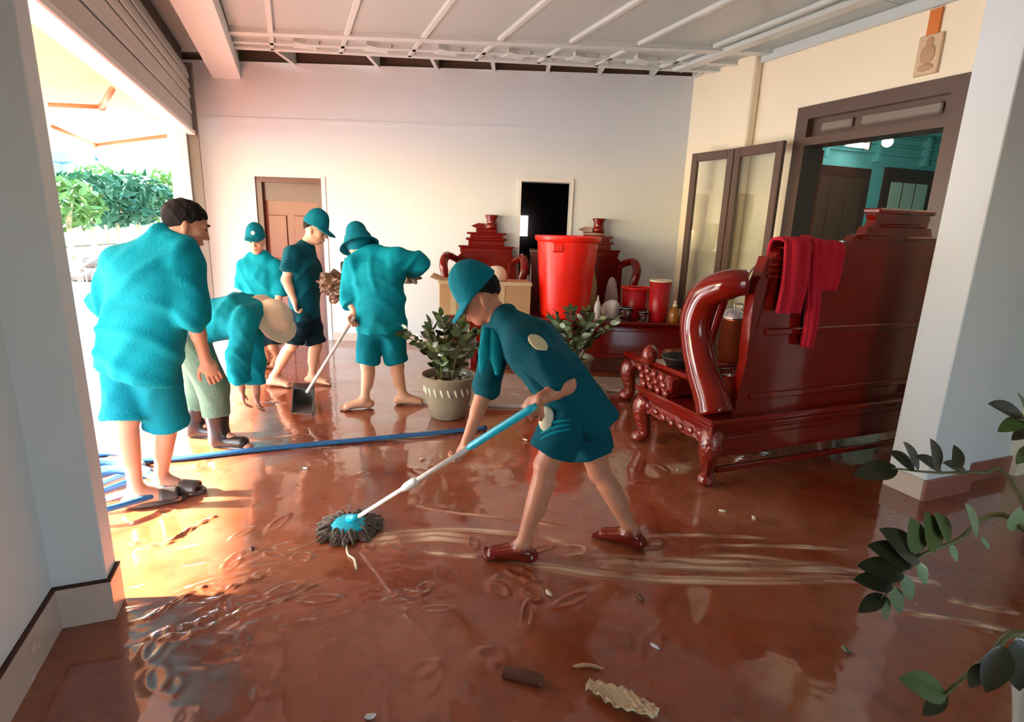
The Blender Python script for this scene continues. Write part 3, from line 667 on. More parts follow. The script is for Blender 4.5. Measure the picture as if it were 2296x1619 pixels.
# trees and shrubs beyond the yard
def leaf_cloud(n, R, hgt, sz, seed):
    rs = np.random.RandomState(seed); b = MB()
    for i in range(n):
        d = rs.normal(size=3); d /= np.linalg.norm(d); r = rs.uniform(.35, 1)**.5
        c = np.array([d[0]*R*r, d[1]*R*r, hgt+d[2]*R*.75*r]); a = rs.normal(size=3); a /= np.linalg.norm(a); t = np.cross(a, rs.normal(size=3)); t /= np.linalg.norm(t); s = np.cross(a, t)
        L, w = sz*rs.uniform(.7, 1.4), sz*rs.uniform(.25, .5)
        b.add([c-a*L, c+t*w+s*.02, c+a*L, c-t*w+s*.02], [(0, 1, 2), (0, 2, 3)])
    return b
spots = [((205, 520), 26, 1.25, 2.6, 'foliage_deep'), ((262, 515), 27, 1.3, 2.6, 'foliage_deep'), ((312, 520), 28, 1.35, 2.8, 'foliage_deep'), ((362, 520), 30, 1.5, 2.9, 'foliage'), ((415, 515), 33, 1.7, 3.2, 'foliage'), ((155, 530), 24, 1.1, 2.3, 'foliage'), ((235, 500), 34, 1.5, 3.3, 'foliage')]
labs = ['slender pale trunked tree with deep green crown, second beyond the yard', 'low deep green tree in the middle of the trees outside', 'full deep green tree with a forked pale trunk outside', 'lighter green tree just behind the standing man', 'tallest light green tree next to the shutter rail', 'small light green tree closest to the doorway column', 'light green tree rising behind the others outside']
for i, ((px, py), d, R, h, m) in enumerate(spots):
    dr = ray(px, py); dr = dr/np.linalg.norm(dr[:2]); p = CO+dr*d
    t = thing('tree', labs[i], 'tree', (p[0], p[1], gz), i*1.1, 'trees beyond the yard')
    MB().tube(spl([(0, 0, 0), (.05, .02, h*.35), (-.04, .05, h*.7)], 6), [.09, .085, .08, .075, .07, .06, .05], 8).build('trunk', 'trunk', t, True)
    MB().tube(spl([(.03, .02, h*.35), (.3, .1, h*.6), (.5, .2, h*.85)], 5), .035, 6).build('branch', 'trunk', t, True)
    o = leaf_cloud(380, R, h*.75, .26, 20+i).build('foliage', m, t); o['kind'] = 'stuff'
# low whitewashed wall, rocks, bare bush
lw = thing('yard_wall', 'low pale block wall along the far side of the yard', 'wall', (*(uvw(-7.5, 8)[:2]), gz), ANG+math.radians(12))
for i in range(14):
    for j in range(2): MB().box((-.15, -4+i*.85+j*.4, j*.3), (.15, -4+i*.85+.83+j*.4, j*.3+.29), .02).build('block', 'yard_wall', lw)
rs = np.random.RandomState(8)
for i, (px, py) in enumerate(((205, 560), (185, 590))):
    p = fl(px, py+40, gz)
    b = MB().ell((0, 0, .12), (.3+.1*i, .22, .16), 10, 6); b.v = [tuple(np.array(q)*(1+.15*rs.uniform(-1, 1))) for q in b.v]
    tag(b.build('rock', 'rock'), ('grey brown rock lying in the sunlit yard behind the standing man', 'paler flat rock nearest to the doorway column in the yard')[i], 'rock', 'rocks in the yard').location = (p[0], p[1], gz)
bp = fl(205, 690, gz)
bu = thing('bare_bush', 'thin bare twigs of a bush just outside the doorway', 'bush', (bp[0], bp[1], gz))
for k in range(9):
    a = rs.uniform(0, 6.28); r = rs.uniform(.1, .35); MB().tube(spl([(0, 0, 0), (r*.4*math.cos(a), r*.4*math.sin(a), .3), (r*math.cos(a), r*math.sin(a), rs.uniform(.5, .85))], 6), [.012, .011, .01, .009, .008, .006, .003], 6).build('twig', 'trunk', bu, True)
# ================================================================ carved red wood furniture
def cabriole(b, x, y, ztop, h, out=(1, -1), r=.05):
    ox, oy = out
    pts = [(x, y, ztop), (x+.025*ox, y+.025*oy, ztop-h*.25), (x+.01*ox, y+.01*oy, ztop-h*.6), (x+.0*ox, y, ztop-h*.82), (x+.03*ox, y+.03*oy, ztop-h*.93), (x+.035*ox, y+.035*oy, ztop-h)]
    P = spl(pts, 14); return b.tube(P, xs(P, [r*1.25, r*1.35, r*.95, r*.75, r*1.0, r*.9], 14), 10)
def foot_ball(b, x, y, r): return b.ell((x, y, r), (r, r, r), 12, 8)

# ---- large throne-like bench seen from behind
SU, SV = 2.31, 2.52
so_ = thing('carved_bench', 'large glossy red wooden carved bench seen from behind with a towel over its back', 'bench', uvw(SU, SV), ANG)
LX = 2.02      # length to the right
MB().box((-.02, -.02, .39), (LX, .82, .43), .012).build('seat', 'red_wood', so_, auto=40)
MB().box((.0, .0, .355), (LX-.02, .80, .39), .01).build('seat_moulding', 'red_wood', so_, auto=40)
MB().box((.02, .02, .335), (LX-.04, .78, .355), .006).build('seat_moulding', 'red_wood', so_, auto=40)
# carved side apron (scalloped) and rear apron
def apron(w, n, amp=.05, h=.12):
    top = [(0, 0), (w, 0)]; bot = []
    for i in range(n+1):
        t = i/n; bot.append((w*(1-t), -h*(.55+.45*abs(2*t-1)**1.5)-amp*.25*math.cos(t*6*math.pi)))
    return top+bot
MB().prism([(y+.03, z+.335) for y, z in apron(.74, 24)], .02, .06, 'x').build('side_apron', 'red_wood_carved', so_, auto=40)
for k in range(7):       # carved curls on the side apron
    y = .12+k*.095; MB().ell((.015, y, .27+.03*abs(k-3)/3), (.014, .035, .026), 10, 6).build('carved_curl', 'red_wood_carved', so_, True)
MB().box((.03, .02, .17), (LX-.07, .055, .335), .006).build('rear_apron', 'red_wood', so_)
MB().box((.10, .014, .20), (LX-.14, .02, .30), .004).build('rear_inset', 'red_wood', so_)
for x, y, o in ((.05, .05, (-1, -1)), (.05, .74, (-1, 1)), (LX-.09, .05, (1, -1)), (LX-.09, .74, (1, 1))):
    lg = cabriole(MB(), x, y, .345, .33, o, .055).build('leg', 'red_wood_carved', so_, True)
    fb = MB(); foot_ball(fb, x+.04*o[0], y+.04*o[1], .042); fb.build('ball_foot', 'red_wood', lg, True)
# rear board that runs down at the near corner
MB().box((-.01, -.012, .0), (.03, .012, .39), .004).build('corner_post', 'red_wood', so_)
MB().box((.10, .02, .06), (LX-.14, .05, .10), .006).build('stretcher', 'red_wood', so_)
# back panel with stepped crest, slightly leaning
prof = [(.20, .43), (1.98, .43), (1.95, .95), (1.90, 1.48), (1.83, 1.53), (1.72, 1.53), (1.70, 1.56), (1.68, 1.60), (1.645, 1.60), (1.645, 1.63), (1.66, 1.66), (1.62, 1.71), (1.17, 1.71), (1.13, 1.67), (1.15, 1.64), (1.13, 1.60), (1.09, 1.60), (1.07, 1.55), (1.0, 1.545), (.96, 1.51), (.84, 1.49), (.80, 1.455), (.42, 1.455), (.37, 1.43), (.34, 1.30), (.25, .80)]
MB().prism(prof, .05, .115, 'y').build('back_panel', 'red_wood', so_, auto=30)
MB().box((1.2, .03, 1.60), (1.6, .14, 1.62), .006).build('crest_ledge', 'red_wood', so_)
MB().box((1.13, .02, 1.68), (1.66, .14, 1.715), .01).build('crest_cap', 'red_wood', so_)
MB().box((1.02, .025, 1.52), (1.78, .14, 1.545), .008).build('crest_ledge', 'red_wood', so_)
MB().box((.44, .03, 1.44), (.96, .135, 1.465), .008).build('top_rail', 'red_wood', so_)
MB().box((.30, .035, .52), (1.88, .05, .56), .006).build('rear_batten', 'red_wood', so_)
MB().box((.36, .035, .93), (1.85, .05, .97), .006).build('rear_batten', 'red_wood', so_)
# carved relief on the inner (far) face
for k in range(9): MB().ell((.5+.16*k, .12, 1.0+.15*math.sin(k)), (.06, .02, .1), 10, 6).build('carved_relief', 'red_wood_carved', so_, True)
# big S-curved arms
def arm(x):
    P = spl([(x+.06, .10, .43), (x+.06, .15, .52), (x+.055, .26, .68), (x+.05, .345, .88), (x+.05, .355, 1.02), (x+.06, .29, 1.16), (x+.1, .15, 1.235), (x+.17, .09, 1.25)], 28)
    return MB().tube(P, xs(P, [.12, .108, .10, .098, .102, .10, .09, .075], 28), 14)
ar = arm(0.04); ar.build('arm', 'red_wood', so_, True)
arm(LX-.3).build('arm', 'red_wood', so_, True)
for x in (.16, LX-.2):
    P = spl([(x, .30, .43), (x+.02, .22, .6), (x, .28, .8), (x+.01, .25, 1.02), (x+.01, .2, 1.2)], 16); MB().tube(P, [.04]*17, 10, sq=.5).build('arm_splat', 'red_wood', so_, True)
MB().prism([(.245, .80), (.36, 1.24), (.36, 1.40), (.30, 1.40), (.235, 1.2)], .05, .12, 'y').build('side_scroll', 'red_wood', so_)
for k in range(4): MB().box((.31, .03, 1.28+.035*k), (.42, .14, 1.30+.035*k), .006).build('scroll_ledge', 'red_wood', so_)

# towel over the bench back
def cloth_strip(name, ctr, w, drop_f, drop_b, label, seed, flare=.0, twist=0.0):
    rs = np.random.RandomState(seed); n, m = 18, 40; v = []
    for j in range(m+1):
        s = j/m*(drop_f+drop_b+.12); 
        for i in range(n+1):
            t = i/n-.5; ww = w*(1+flare*max(0, 1-s/drop_f)) if s < drop_f else w
            fold = .016*math.sin(t*15+seed)+.01*math.sin(t*31+2*seed+s*3)
            if s < drop_f: y, z = -.02+fold-.012*math.sin(s*9), -drop_f+s
            elif s < drop_f+.12:
                a = (s-drop_f)/.12*math.pi; y, z = .05-.065*math.cos(a)+fold*math.cos(a), .028*math.sin(a)+abs(fold)*.4
            else: y, z = .12-fold, -(s-drop_f-.12)
            v.append((ctr+t*ww+twist*(drop_f-min(s, drop_f)), y, z+.004))
    f = [(j*(n+1)+i, j*(n+1)+i+1, (j+1)*(n+1)+i+1, (j+1)*(n+1)+i) for j in range(m) for i in range(n)]
    return v, f
tw = thing('red_towel', 'bright red knitted towel hanging over the back of the carved bench', 'towel', uvw(SU+.42, SV+.03, 1.47), ANG)
for (c, w, df, db, sd, fla, twi) in ((.065, .20, .40, .25, 1, .05, .0), (.315, .20, .27, .3, 4, .0, -.02), (.215, .10, .62, .2, 7, -.15, .06)):
    v, f = cloth_strip('t', c, w, df, db, '', sd, fla, twi)
    o = MB().add(v, f).build('towel_fold', 'red_cloth', tw, True); md = o.modifiers.new('thick', 'SOLIDIFY'); md.thickness = .014
MB().ell((.19, .05, .035), (.055, .05, .032)).build('towel_knot', 'red_cloth', tw, True)

# ---- coffee table in front of the bench with carved corner
ct = thing('carved_coffee_table', 'low carved red table partly hidden beyond the bench arm', 'table', uvw(2.75, 3.62), ANG)
MB().box((0, 0, .40), (1.3, .62, .45), .015).build('table_top', 'red_wood', ct, auto=40)
MB().box((.03, .03, .34), (1.27, .59, .40), .01).build('apron', 'red_wood_carved', ct, auto=40)
for x, y, o in ((.07, .07, (-1, -1)), (.07, .55, (-1, 1)), (1.23, .07, (1, -1)), (1.23, .55, (1, 1))):
    lg = cabriole(MB(), x, y, .36, .34, o, .06).build('leg', 'red_wood_carved', ct, True)
    fb = MB(); foot_ball(fb, x+.04*o[0], y+.04*o[1], .045); fb.build('ball_foot', 'red_wood', lg, True)

# carved block at the front of the bench arm
MB().box((-.0, .44, .43), (.26, .80, .58), .02).build('arm_block', 'red_wood_carved', so_, auto=40)
MB().box((.06, .30, .58), (.28, .80, .615), .012).build('arm_ledge', 'red_wood', so_, auto=40)
for k in range(12):
    MB().ell((-.005, .47+.03*k*.95, .46+.05*((k*7) % 3)), (.02, .03, .028), 10, 6).build('carved_curl', 'red_wood_carved', so_, True)
MB().ell((.05, .76, .66), (.06, .05, .075), 12, 8).build('carved_scroll', 'red_wood_carved', so_, True)
bk = thing('black_tray', 'black shallow plastic tray left on the arm block of the bench', 'tray', uvw(SU+.17, SV+.58, .616), ANG)
MB().lathe([(.07, 0), (.09, .005), (.12, .06), (.13, .065), (.125, .07), (.085, .012), (.0, .01)], 24).build('bowl', 'black_plastic', bk, True)

# kettle and pan with chrome on the coffee table
kz = .45
kp = onY(1665, 700, 4.25); kb = np.array(uvw(2.95, 4.0)); 
def proj_z(px, py, base):           # height where the vertical through base meets the image row
    d = ray(px, py); n = np.array([d[0], d[1], 0]); t = ((base-CO)[:2]@d[:2])/(d[:2]@d[:2]); return CAMZ+d[2]*t
pk = fl(1654, 703, .86); 
pot = thing('chrome_pot', 'large steel pot with domed chrome lid seen through the bench arm', 'pot', (*pk[:2], .45))
MB().lathe([(.11, 0), (.125, .01), (.13, .36), (.138, .37)], 28).build('pot_body', 'copper', pot, True)
MB().lathe([(.142, .37), (.138, .385), (.11, .43), (.06, .455), (.02, .462), (.0, .463)], 28).build('lid', 'chrome', pot, True)
MB().tube(spl([(-.03, 0, .46), (-.03, 0, .49), (.03, 0, .49), (.03, 0, .46)], 8), .007, 8).build('lid_handle', 'chrome', pot, True)
k2 = fl(1700, 622, 1.22)
kt = thing('kettle', 'copper coloured kettle with an arched chrome handle behind the bench arm', 'kettle', (*(fl(1716, 648, 1.05)[:2]), .45))
MB().lathe([(.07, 0), (.085, .01), (.09, .30), (.088, .52), (.08, .60), (.085, .70), (.08, .74), (.05, .765), (0, .77)], 26).build('kettle_body', 'copper', kt, True)
MB().tube(spl([(-.16, 0, .62), (-.17, 0, .70), (-.12, 0, .79), (-.03, 0, .80), (.05, 0, .78)], 14), .011, 8).build('handle', 'chrome', kt, True)
MB().lathe([(.091, .28), (.094, .29), (.091, .30)], 26, cap=False).build('band', 'chrome', kt, True)

# ---- armchairs against the back wall
def armchair(x, flip, label):
    o = thing('carved_armchair', label, 'armchair', (x, 6.61, 0), 0, 'carved armchairs by the back wall')
    s = -1 if flip else 1
    MB().box((-.42, -.12, .44), (.42, .42, .50), .015).build('seat', 'red_wood', o, auto=40)
    MB().box((-.40, -.10, .36), (.40, .40, .44), .01).build('apron', 'red_wood_carved', o, auto=40)
    for a in (-1, 1):
        for b in (0, 1): cabriole(MB(), a*.36, .36 if b else -.06, .40, .385, (a, 1 if b else -1), .05).build('leg', 'red_wood', o, True)
    MB().prism([(-.40, .50), (.40, .50), (.36, 1.12), (.30, 1.18), (-.30, 1.18), (-.36, 1.12)], .34, .40, 'y').build('backrest', 'red_wood', o, auto=30)
    # stepped cloud-scroll crest
    for w, z0, z1, d in ((.32, 1.18, 1.24, .03), (.34, 1.24, 1.265, .05), (.22, 1.265, 1.33, .03), (.25, 1.33, 1.36, .05), (.20, 1.36, 1.40, .03), (.24, 1.40, 1.425, .05), (.13, 1.425, 1.47, .03)):
        MB().box((-w+.0, .34-d*.3, z0), (w, .40+d*.3, z1), .008).build('crest_tier', 'red_wood', o, auto=30)
    MB().prism([(-.19*s, 1.50), (-.10*s, 1.535), (-.02*s, 1.53), (-.02*s, 1.47), (-.12*s, 1.47)], .34, .40, 'y').build('crest_curl', 'red_wood', o)
    MB().lathe([(.07, 1.47), (.075, 1.50), (.065, 1.53), (.06, 1.58), (.085, 1.62), (.08, 1.635), (.0, 1.63)], 14, (.06*s, .37, 0)).build('crest_finial', 'red_wood', o, True)
    for a in (-1, 1):
        P = spl([(a*.34, .34, 1.08), (a*.40, .18, 1.13), (a*.45, .02, 1.15), (a*.47, -.08, 1.06), (a*.44, -.09, .9), (a*.40, -.04, .72), (a*.40, .02, .5)], 24)
        MB().tube(P, xs(P, [.04, .045, .05, .05, .048, .045, .05], 24), 12).build('arm', 'red_wood', o, True)
        MB().box((a*.30-.025, .05, .5), (a*.30+.025, .09, 1.10), .008).build('arm_splat', 'red_wood', o)
    return o
armchair(-.36, False, 'carved red armchair with stepped crest behind the cardboard box')
armchair(.94, False, 'carved red armchair with stepped crest behind the red plastic bin')
cb = thing('wooden_cabinet', 'plain dark brown wooden cabinet between the two carved armchairs', 'cabinet', (.29, 6.74, 0))
MB().box((-.11, -.12, .06), (.11, .3, 1.22), .008).build('body', 'door_wood_dark', cb)
MB().box((-.12, -.14, 1.22), (.12, .31, 1.25), .006).build('top', 'frame_brown', cb)
for a in (-1, 1): MB().box((a*.055-.05, -.14, .15), (a*.055+.05, -.12, 1.16), .006).build('door', 'door_wood_dark', cb)
MB().box((-.11, -.12, 0), (.11, .3, .06)).build('plinth', 'frame_brown', cb)

# ---- long low table
lt = thing('long_table', 'long dark red wooden table with solid front in front of the armchairs', 'table', (.72, 5.86, 0))
MB().box((-1.25, -.03, .525), (1.2, .60, .57), .012).build('table_top', 'red_wood', lt, auto=40)
MB().box((-1.2, .0, .16), (1.15, .57, .525), .01).build('body', 'red_wood', lt, auto=40)
MB().box((-1.12, -.012, .22), (-.02, .0, .47), .01).build('front_panel', 'red_wood', lt); MB().box((.03, -.012, .22), (1.07, .0, .47), .01).build('front_panel', 'red_wood', lt)
MB().box((-1.1, .05, .0), (1.05, .57, .16), .008).build('plinth', 'door_wood_dark', lt)
for a, b in ((-1.18, -.01), (1.07, -.01), (-1.18, .55), (1.07, .55)): MB().box((a, b, 0), (a+.08, b+.08, .17), .01).build('foot', 'red_wood', lt)
TZ = .571
# big red bin
bn = thing('plastic_bin', 'tall bright red plastic bin standing on the long table', 'bin', (.555, 6.12, TZ))
MB().lathe([(.25, 0), (.262, .01), (.268, .04), (.30, .50), (.325, .80), (.34, .805), (.352, .82), (.352, .86), (.342, .862), (.335, .84), (.312, .80), (.255, .03), (0, .02)], 48).build('bin_body', 'red_plastic', bn, auto=50)
for a in (-2.0, 1.1):
    MB().box((.30*math.cos(a)-.06, .325*math.sin(a)-.03, .70), (.30*math.cos(a)+.06, .325*math.sin(a)+.01, .80), .015).build('grip', 'red_plastic', bn)
# cardboard carton
bx = thing('cardboard_box', 'long torn cardboard carton on the end of the long table', 'box', (-.28, 6.03, TZ), math.radians(4))
MB().box((-.52, -.12, .0), (.45, .30, .36), .006).build('carton', 'cardboard', bx)
MB().box((-.40, -.124, .02), (-.34, -.118, .35)).build('tape_strip', 'tape', bx); MB().box((.12, -.124, .02), (.17, -.118, .35)).build('tape_strip', 'tape', bx)
MB().prism([(-.52, .36), (-.62, .40), (-.60, .41), (-.50, .37)], -.12, .3, 'y').build('flap', 'cardboard', bx)
MB().box((-.53, -.126, .33), (.46, -.112, .37), .004).build('lid_edge', 'tape', bx)
BZ = TZ+.362
rn = np.random.RandomState(4)
def crumple(name, m, loc, r, seed, parent, label=None, cat=None):
    rs = np.random.RandomState(seed); b = MB().ell((0, 0, 0), r, 44, 26); V = np.array(b.v); U_ = V/np.array(r); h = np.zeros(len(V))
    for i in range(10):
        k = rs.normal(size=3); k *= rs.uniform(3, 11)/np.linalg.norm(k); h += (1-2*np.abs(np.sin(U_@k+rs.uniform(0, 6))))*.9/np.linalg.norm(k)
    b.v = [tuple(p) for p in V*(1+.33*h)[:, None]]; o = b.build(name, m, parent); o.location = loc; return tag(o, label, cat) if label else o
def lumpy(name, m, loc, r, amp, label, cat, seed=1, parent=None):
    rs = np.random.RandomState(seed); b = MB().ell((0, 0, r[2]*.92), r, 22, 14)
    V = np.array(b.v); N_ = np.sin(V@rs.normal(size=(3, 5))*rs.uniform(8, 20, 5)+rs.uniform(0, 6, 5)).sum(1); V = V+(V-[0, 0, r[2]])*amp*N_[:, None]*.25
    V[:, 2] = np.maximum(V[:, 2], 0.0); b.v = [tuple(p) for p in V]
    o = b.build(name, m, parent, True); o.location = loc
    return tag(o, label, cat) if label else o
lumpy('grey_cloth', 'grey_light', (-.52, 6.1, BZ), (.20, .12, .09), .25, 'crumpled grey beige cloth lying on the cardboard carton', 'cloth', 3)
hm = thing('helmet', 'round cream helmet lying on the cardboard carton', 'helmet', (-.20, 6.08, BZ))
MB().lathe([(.095, 0), (.11, .01), (.115, .06), (.10, .12), (.06, .155), (0, .165)], 24).build('shell', 'cream_plastic', hm, True)
MB().lathe([(.113, .0), (.12, .004), (.12, .018), (.113, .022)], 24, cap=False).build('trim', 'grey_light', hm, True)
wb_ = thing('water_bottle', 'small white bottle standing behind the helmet on the carton', 'bottle', (-.405, 6.12, BZ))
MB().lathe([(.03, 0), (.034, .01), (.034, .13), (.026, .155), (.016, .165), (.016, .18)], 16).build('bottle_body', 'white_plastic', wb_, True); MB().lathe([(.019, .175), (.019, .20), (0, .202)], 14).build('cap', 'grey_light', wb_, True)
# things along the table, right of the bin
def gb(px, py, y):  # a spot on the table
    p = onY(px, py, y); return (p[0], y, TZ)
cd = thing('squeeze_bottle', 'slim white squeeze bottle on the table right beside the red bin', 'bottle', gb(1338, 712, 5.93))
MB().lathe([(.03, 0), (.036, .01), (.036, .15), (.022, .19), (.012, .215), (.008, .25), (.004, .262)], 16).build('bottle_body', 'white_plastic', cd, True); MB().lathe([(.016, .19), (.016, .215)], 12).build('collar', 'grey_light', cd, True)
lumpy('plastic_bag', 'white_sack', gb(1368, 712, 6.05), (.10, .08, .10), .35, 'crumpled translucent plastic bag next to the squeeze bottle', 'bag', 5)
for i, (px, r, h, lb) in enumerate(((1402, .07, .14, 'clear glass bowl on the table by the plastic bag'), (1440, .055, .10, 'small clear glass tumbler in front of the red tubs'))):
    g = thing('glass_cup', lb, 'glass', gb(px, 712, 5.94), 0, 'glassware on the long table')
    MB().lathe([(r*.6, 0), (r*.7, .004), (r, h*.7), (r*1.02, h), (r*.98, h), (r*.95, h*.7), (r*.6, .012), (0, .01)], 24).build('cup', 'clear_glass', g, True)
    MB().lathe([(r*1.0, h*.97), (r*1.04, h*.99), (r*1.0, h*1.01)], 24, cap=False).build('rim', 'white_plastic', g, True)
for i, (px, r, h, y, lb, m) in enumerate(((1424, .16, .33, 6.22, 'wide low red plastic tub with pale rim on the table', 'red_plastic_dark'), (1466, .115, .44, 6.20, 'narrow tall red plastic tub with dark mouth at the table end', 'red_plastic_dark'))):
    p = onY(px, 690, y); t_ = thing('plastic_tub', lb, 'tub', (p[0], y if i == 0 else 6.0, TZ), 0, 'red tubs on the long table')
    if i == 0: p = onY(px, 690, y); t_.location = (p[0], 6.24, TZ)
    MB().lathe([(r*.8, 0), (r*.84, .006), (r, h*.96), (r*.95, h*.96), (r*.78, .015), (0, .012)], 32).build('tub_body', m, t_, True)
    MB().lathe([(r*.96, h*.95), (r*1.05, h*.96), (r*1.05, h), (r*.96, h), (r*.95, h*.96)], 32, cap=False).build('rim', 'red_plastic' if i == 0 else 'cream_plastic', t_, True)
am = thing('amber_bottle', 'squat amber glass bottle with knobbed stopper at the table end', 'bottle', gb(1512, 700, 5.9))
MB().lathe([(.05, 0), (.058, .01), (.058, .11), (.03, .16), (.022, .17)], 18).build('bottle_body', 'amber', am, True)
for z_, r in ((.18, .026), (.20, .022), (.222, .018)): MB().ell((0, 0, z_), (r, r, .012), 12, 6).build('stopper', 'cream_plastic', am, True)
lumpy('wood_carving', 'cardboard', gb(1522, 700, 6.02), (.10, .06, .07), .3, 'small golden brown wood carving at the far end of the table', 'ornament', 9)
lumpy('paper_scrap', 'white_plastic', gb(1385, 716, 5.87), (.05, .02, .012), .3, 'torn white scrap at the front edge of the table', 'paper', 12)
# golden sack on right armchair
lumpy('paper_sack', 'cardboard', (.86, 6.66, .5), (.13, .1, .30), .2, 'tan paper sack on the seat of the armchair behind the bin', 'sack', 6)
lumpy('white_bundle', 'white_sack', (1.16, 6.7, .5), (.08, .08, .24), .2, 'pale bundle on the armchair seat seen inside its arm', 'bundle', 16)
# ================================================================ people: bodies and clothes grown as smooth distance fields
def nrm(a): a = np.asarray(a, float); return a/(np.linalg.norm(a)+1e-9)
class Vol:
    def __init__(s, lo, hi, h):
        s.h = h; s.lo = np.asarray(lo, float); n = np.ceil((np.asarray(hi)-s.lo)/h).astype(int)+1
        s.ax = [(s.lo[i]+h*np.arange(n[i])).astype(np.float32) for i in range(3)]; s.F = np.full(n, .25, np.float32)
    def blk(s, lo, hi):
        sl = []
        for i in range(3):
            a = max(0, int((lo[i]-s.lo[i])/s.h)); b = min(len(s.ax[i]), int((hi[i]-s.lo[i])/s.h)+2); sl.append(slice(a, max(a, b)))
        return tuple(sl)
    def op(s, pts, R, fn, k=.0, mode='u'):
        P = np.array(pts); lo, hi = P.min(0)-R, P.max(0)+R; sl = s.blk(lo, hi); sub = s.F[sl]
        if sub.size == 0: return
        X = s.ax[0][sl[0]][:, None, None]; Y = s.ax[1][sl[1]][None, :, None]; Z = s.ax[2][sl[2]][None, None, :]
        d = fn(X, Y, Z).astype(np.float32)
        if mode == 'u':
            if k > 0: h = np.clip(.5+.5*(sub-d)/k, 0, 1); r = sub*(1-h)+d*h-k*h*(1-h)
            else: r = np.minimum(sub, d)
        else:
            d = -d
            if k > 0: h = np.clip(.5-.5*(sub-d)/k, 0, 1); r = sub*(1-h)+d*h+k*h*(1-h)
            else: r = np.maximum(sub, d)
        s.F[sl] = r
    def cone(s, a, b, r1, r2, k=.02, lat=None, st=1.0, cutb=None, cuta=None):
        a = np.asarray(a, float); b = np.asarray(b, float); ab = b-a; L = ab@ab+1e-9
        if lat is not None: lat = nrm(lat-ab*(np.dot(lat, ab)/L))
        def fn(X, Y, Z):
            dx, dy, dz = X-a[0], Y-a[1], Z-a[2]
            tt = (dx*ab[0]+dy*ab[1]+dz*ab[2])/L; t = np.clip(tt, 0, 1)
            ex, ey, ez = dx-t*ab[0], dy-t*ab[1], dz-t*ab[2]
            if lat is not None:
                q = (ex*lat[0]+ey*lat[1]+ez*lat[2])*(1/st-1); ex, ey, ez = ex+q*lat[0], ey+q*lat[1], ez+q*lat[2]
            d = np.sqrt(ex*ex+ey*ey+ez*ez)-(r1+(r2-r1)*t)
            if cutb is not None: d = np.maximum(d, (tt-cutb)*math.sqrt(L))
            if cuta is not None: d = np.maximum(d, (cuta-tt)*math.sqrt(L))
            return d
        s.op([a, b], max(r1, r2)*max(st, 1)+k+.02, fn, k)
    def ell(s, c, A, r, k=.02, mode='u', cut=None):
        c = np.asarray(c, float); A = [nrm(x) for x in A]
        def fn(X, Y, Z):
            d = (X-c[0], Y-c[1], Z-c[2]); q = [d[0]*x[0]+d[1]*x[1]+d[2]*x[2] for x in A]
            k0 = np.sqrt(sum((q[i]/r[i])**2 for i in range(3))); k1 = np.sqrt(sum((q[i]/r[i]**2)**2 for i in range(3)))+1e-6
            o = k0*(k0-1)/k1
            if cut is not None: o = np.maximum(o, cut(q))
            return o
        s.op([c], max(r)+k+.02, fn, k, mode)
    def mesh(s):
        F = s.F; S = F < 0
        n = np.array(F.shape)-1; cnt = np.zeros(n, np.int8)
        cs = [(i, j, k) for i in (0, 1) for j in (0, 1) for k in (0, 1)]
        for i, j, k in cs: cnt += S[i:i+n[0], j:j+n[1], k:k+n[2]]
        act = (cnt > 0) & (cnt < 8); I = np.argwhere(act); vid = np.full(n, -1, np.int32); vid[tuple(I.T)] = np.arange(len(I))
        acc = np.zeros((len(I), 3)); num = np.zeros(len(I))
        for a in range(3):
            for o in ((0, 0), (0, 1), (1, 0), (1, 1)):
                p = np.zeros(3, int); oth = [x for x in range(3) if x != a]; p[oth[0]], p[oth[1]] = o; q = p.copy(); q[a] = 1
                f0 = F[tuple((I+p).T)]; f1 = F[tuple((I+q).T)]; m = (f0 < 0) != (f1 < 0); t = np.where(m, f0/(f0-f1+1e-12), 0)
                pos = np.tile(p.astype(float), (len(I), 1)); pos[:, a] = t; acc[m] += pos[m]; num[m] += 1
        V = s.lo+s.h*(I+acc/np.maximum(num, 1)[:, None]); faces = []
        for a in range(3):
            b, c = (a+1) % 3, (a+2) % 3; sl0 = [slice(None)]*3; sl1 = [slice(None)]*3; sl0[a] = slice(0, -1); sl1[a] = slice(1, None)
            s0, s1 = S[tuple(sl0)], S[tuple(sl1)]; E = np.argwhere(s0 != s1)
            E = E[(E[:, b] > 0) & (E[:, c] > 0) & (E[:, b] < F.shape[b]-1) & (E[:, c] < F.shape[c]-1)]
            inside = s0[tuple(E.T)]; g = []
            for db, dc in ((-1, -1), (0, -1), (0, 0), (-1, 0)):
                q = E.copy(); q[:, b] += db; q[:, c] += dc; g.append(vid[tuple(q.T)])
            Q = np.stack(g, 1); Q[~inside] = Q[~inside][:, ::-1]; faces.append(Q)
        Fq = np.vstack(faces); Fq = Fq[(Fq >= 0).all(1)]
        # light smoothing
        for _ in range(2):
            A = np.zeros_like(V); cn = np.zeros(len(V))
            for i in range(4):
                x, y = Fq[:, i], Fq[:, (i+1) % 4]
                for d in range(3): A[:, d] += np.bincount(x, V[y, d], len(V))+np.bincount(y, V[x, d], len(V))
                cn += np.bincount(x, minlength=len(V))+np.bincount(y, minlength=len(V))
            V = .6*V+.4*A/np.maximum(cn, 1)[:, None]
        return V, Fq
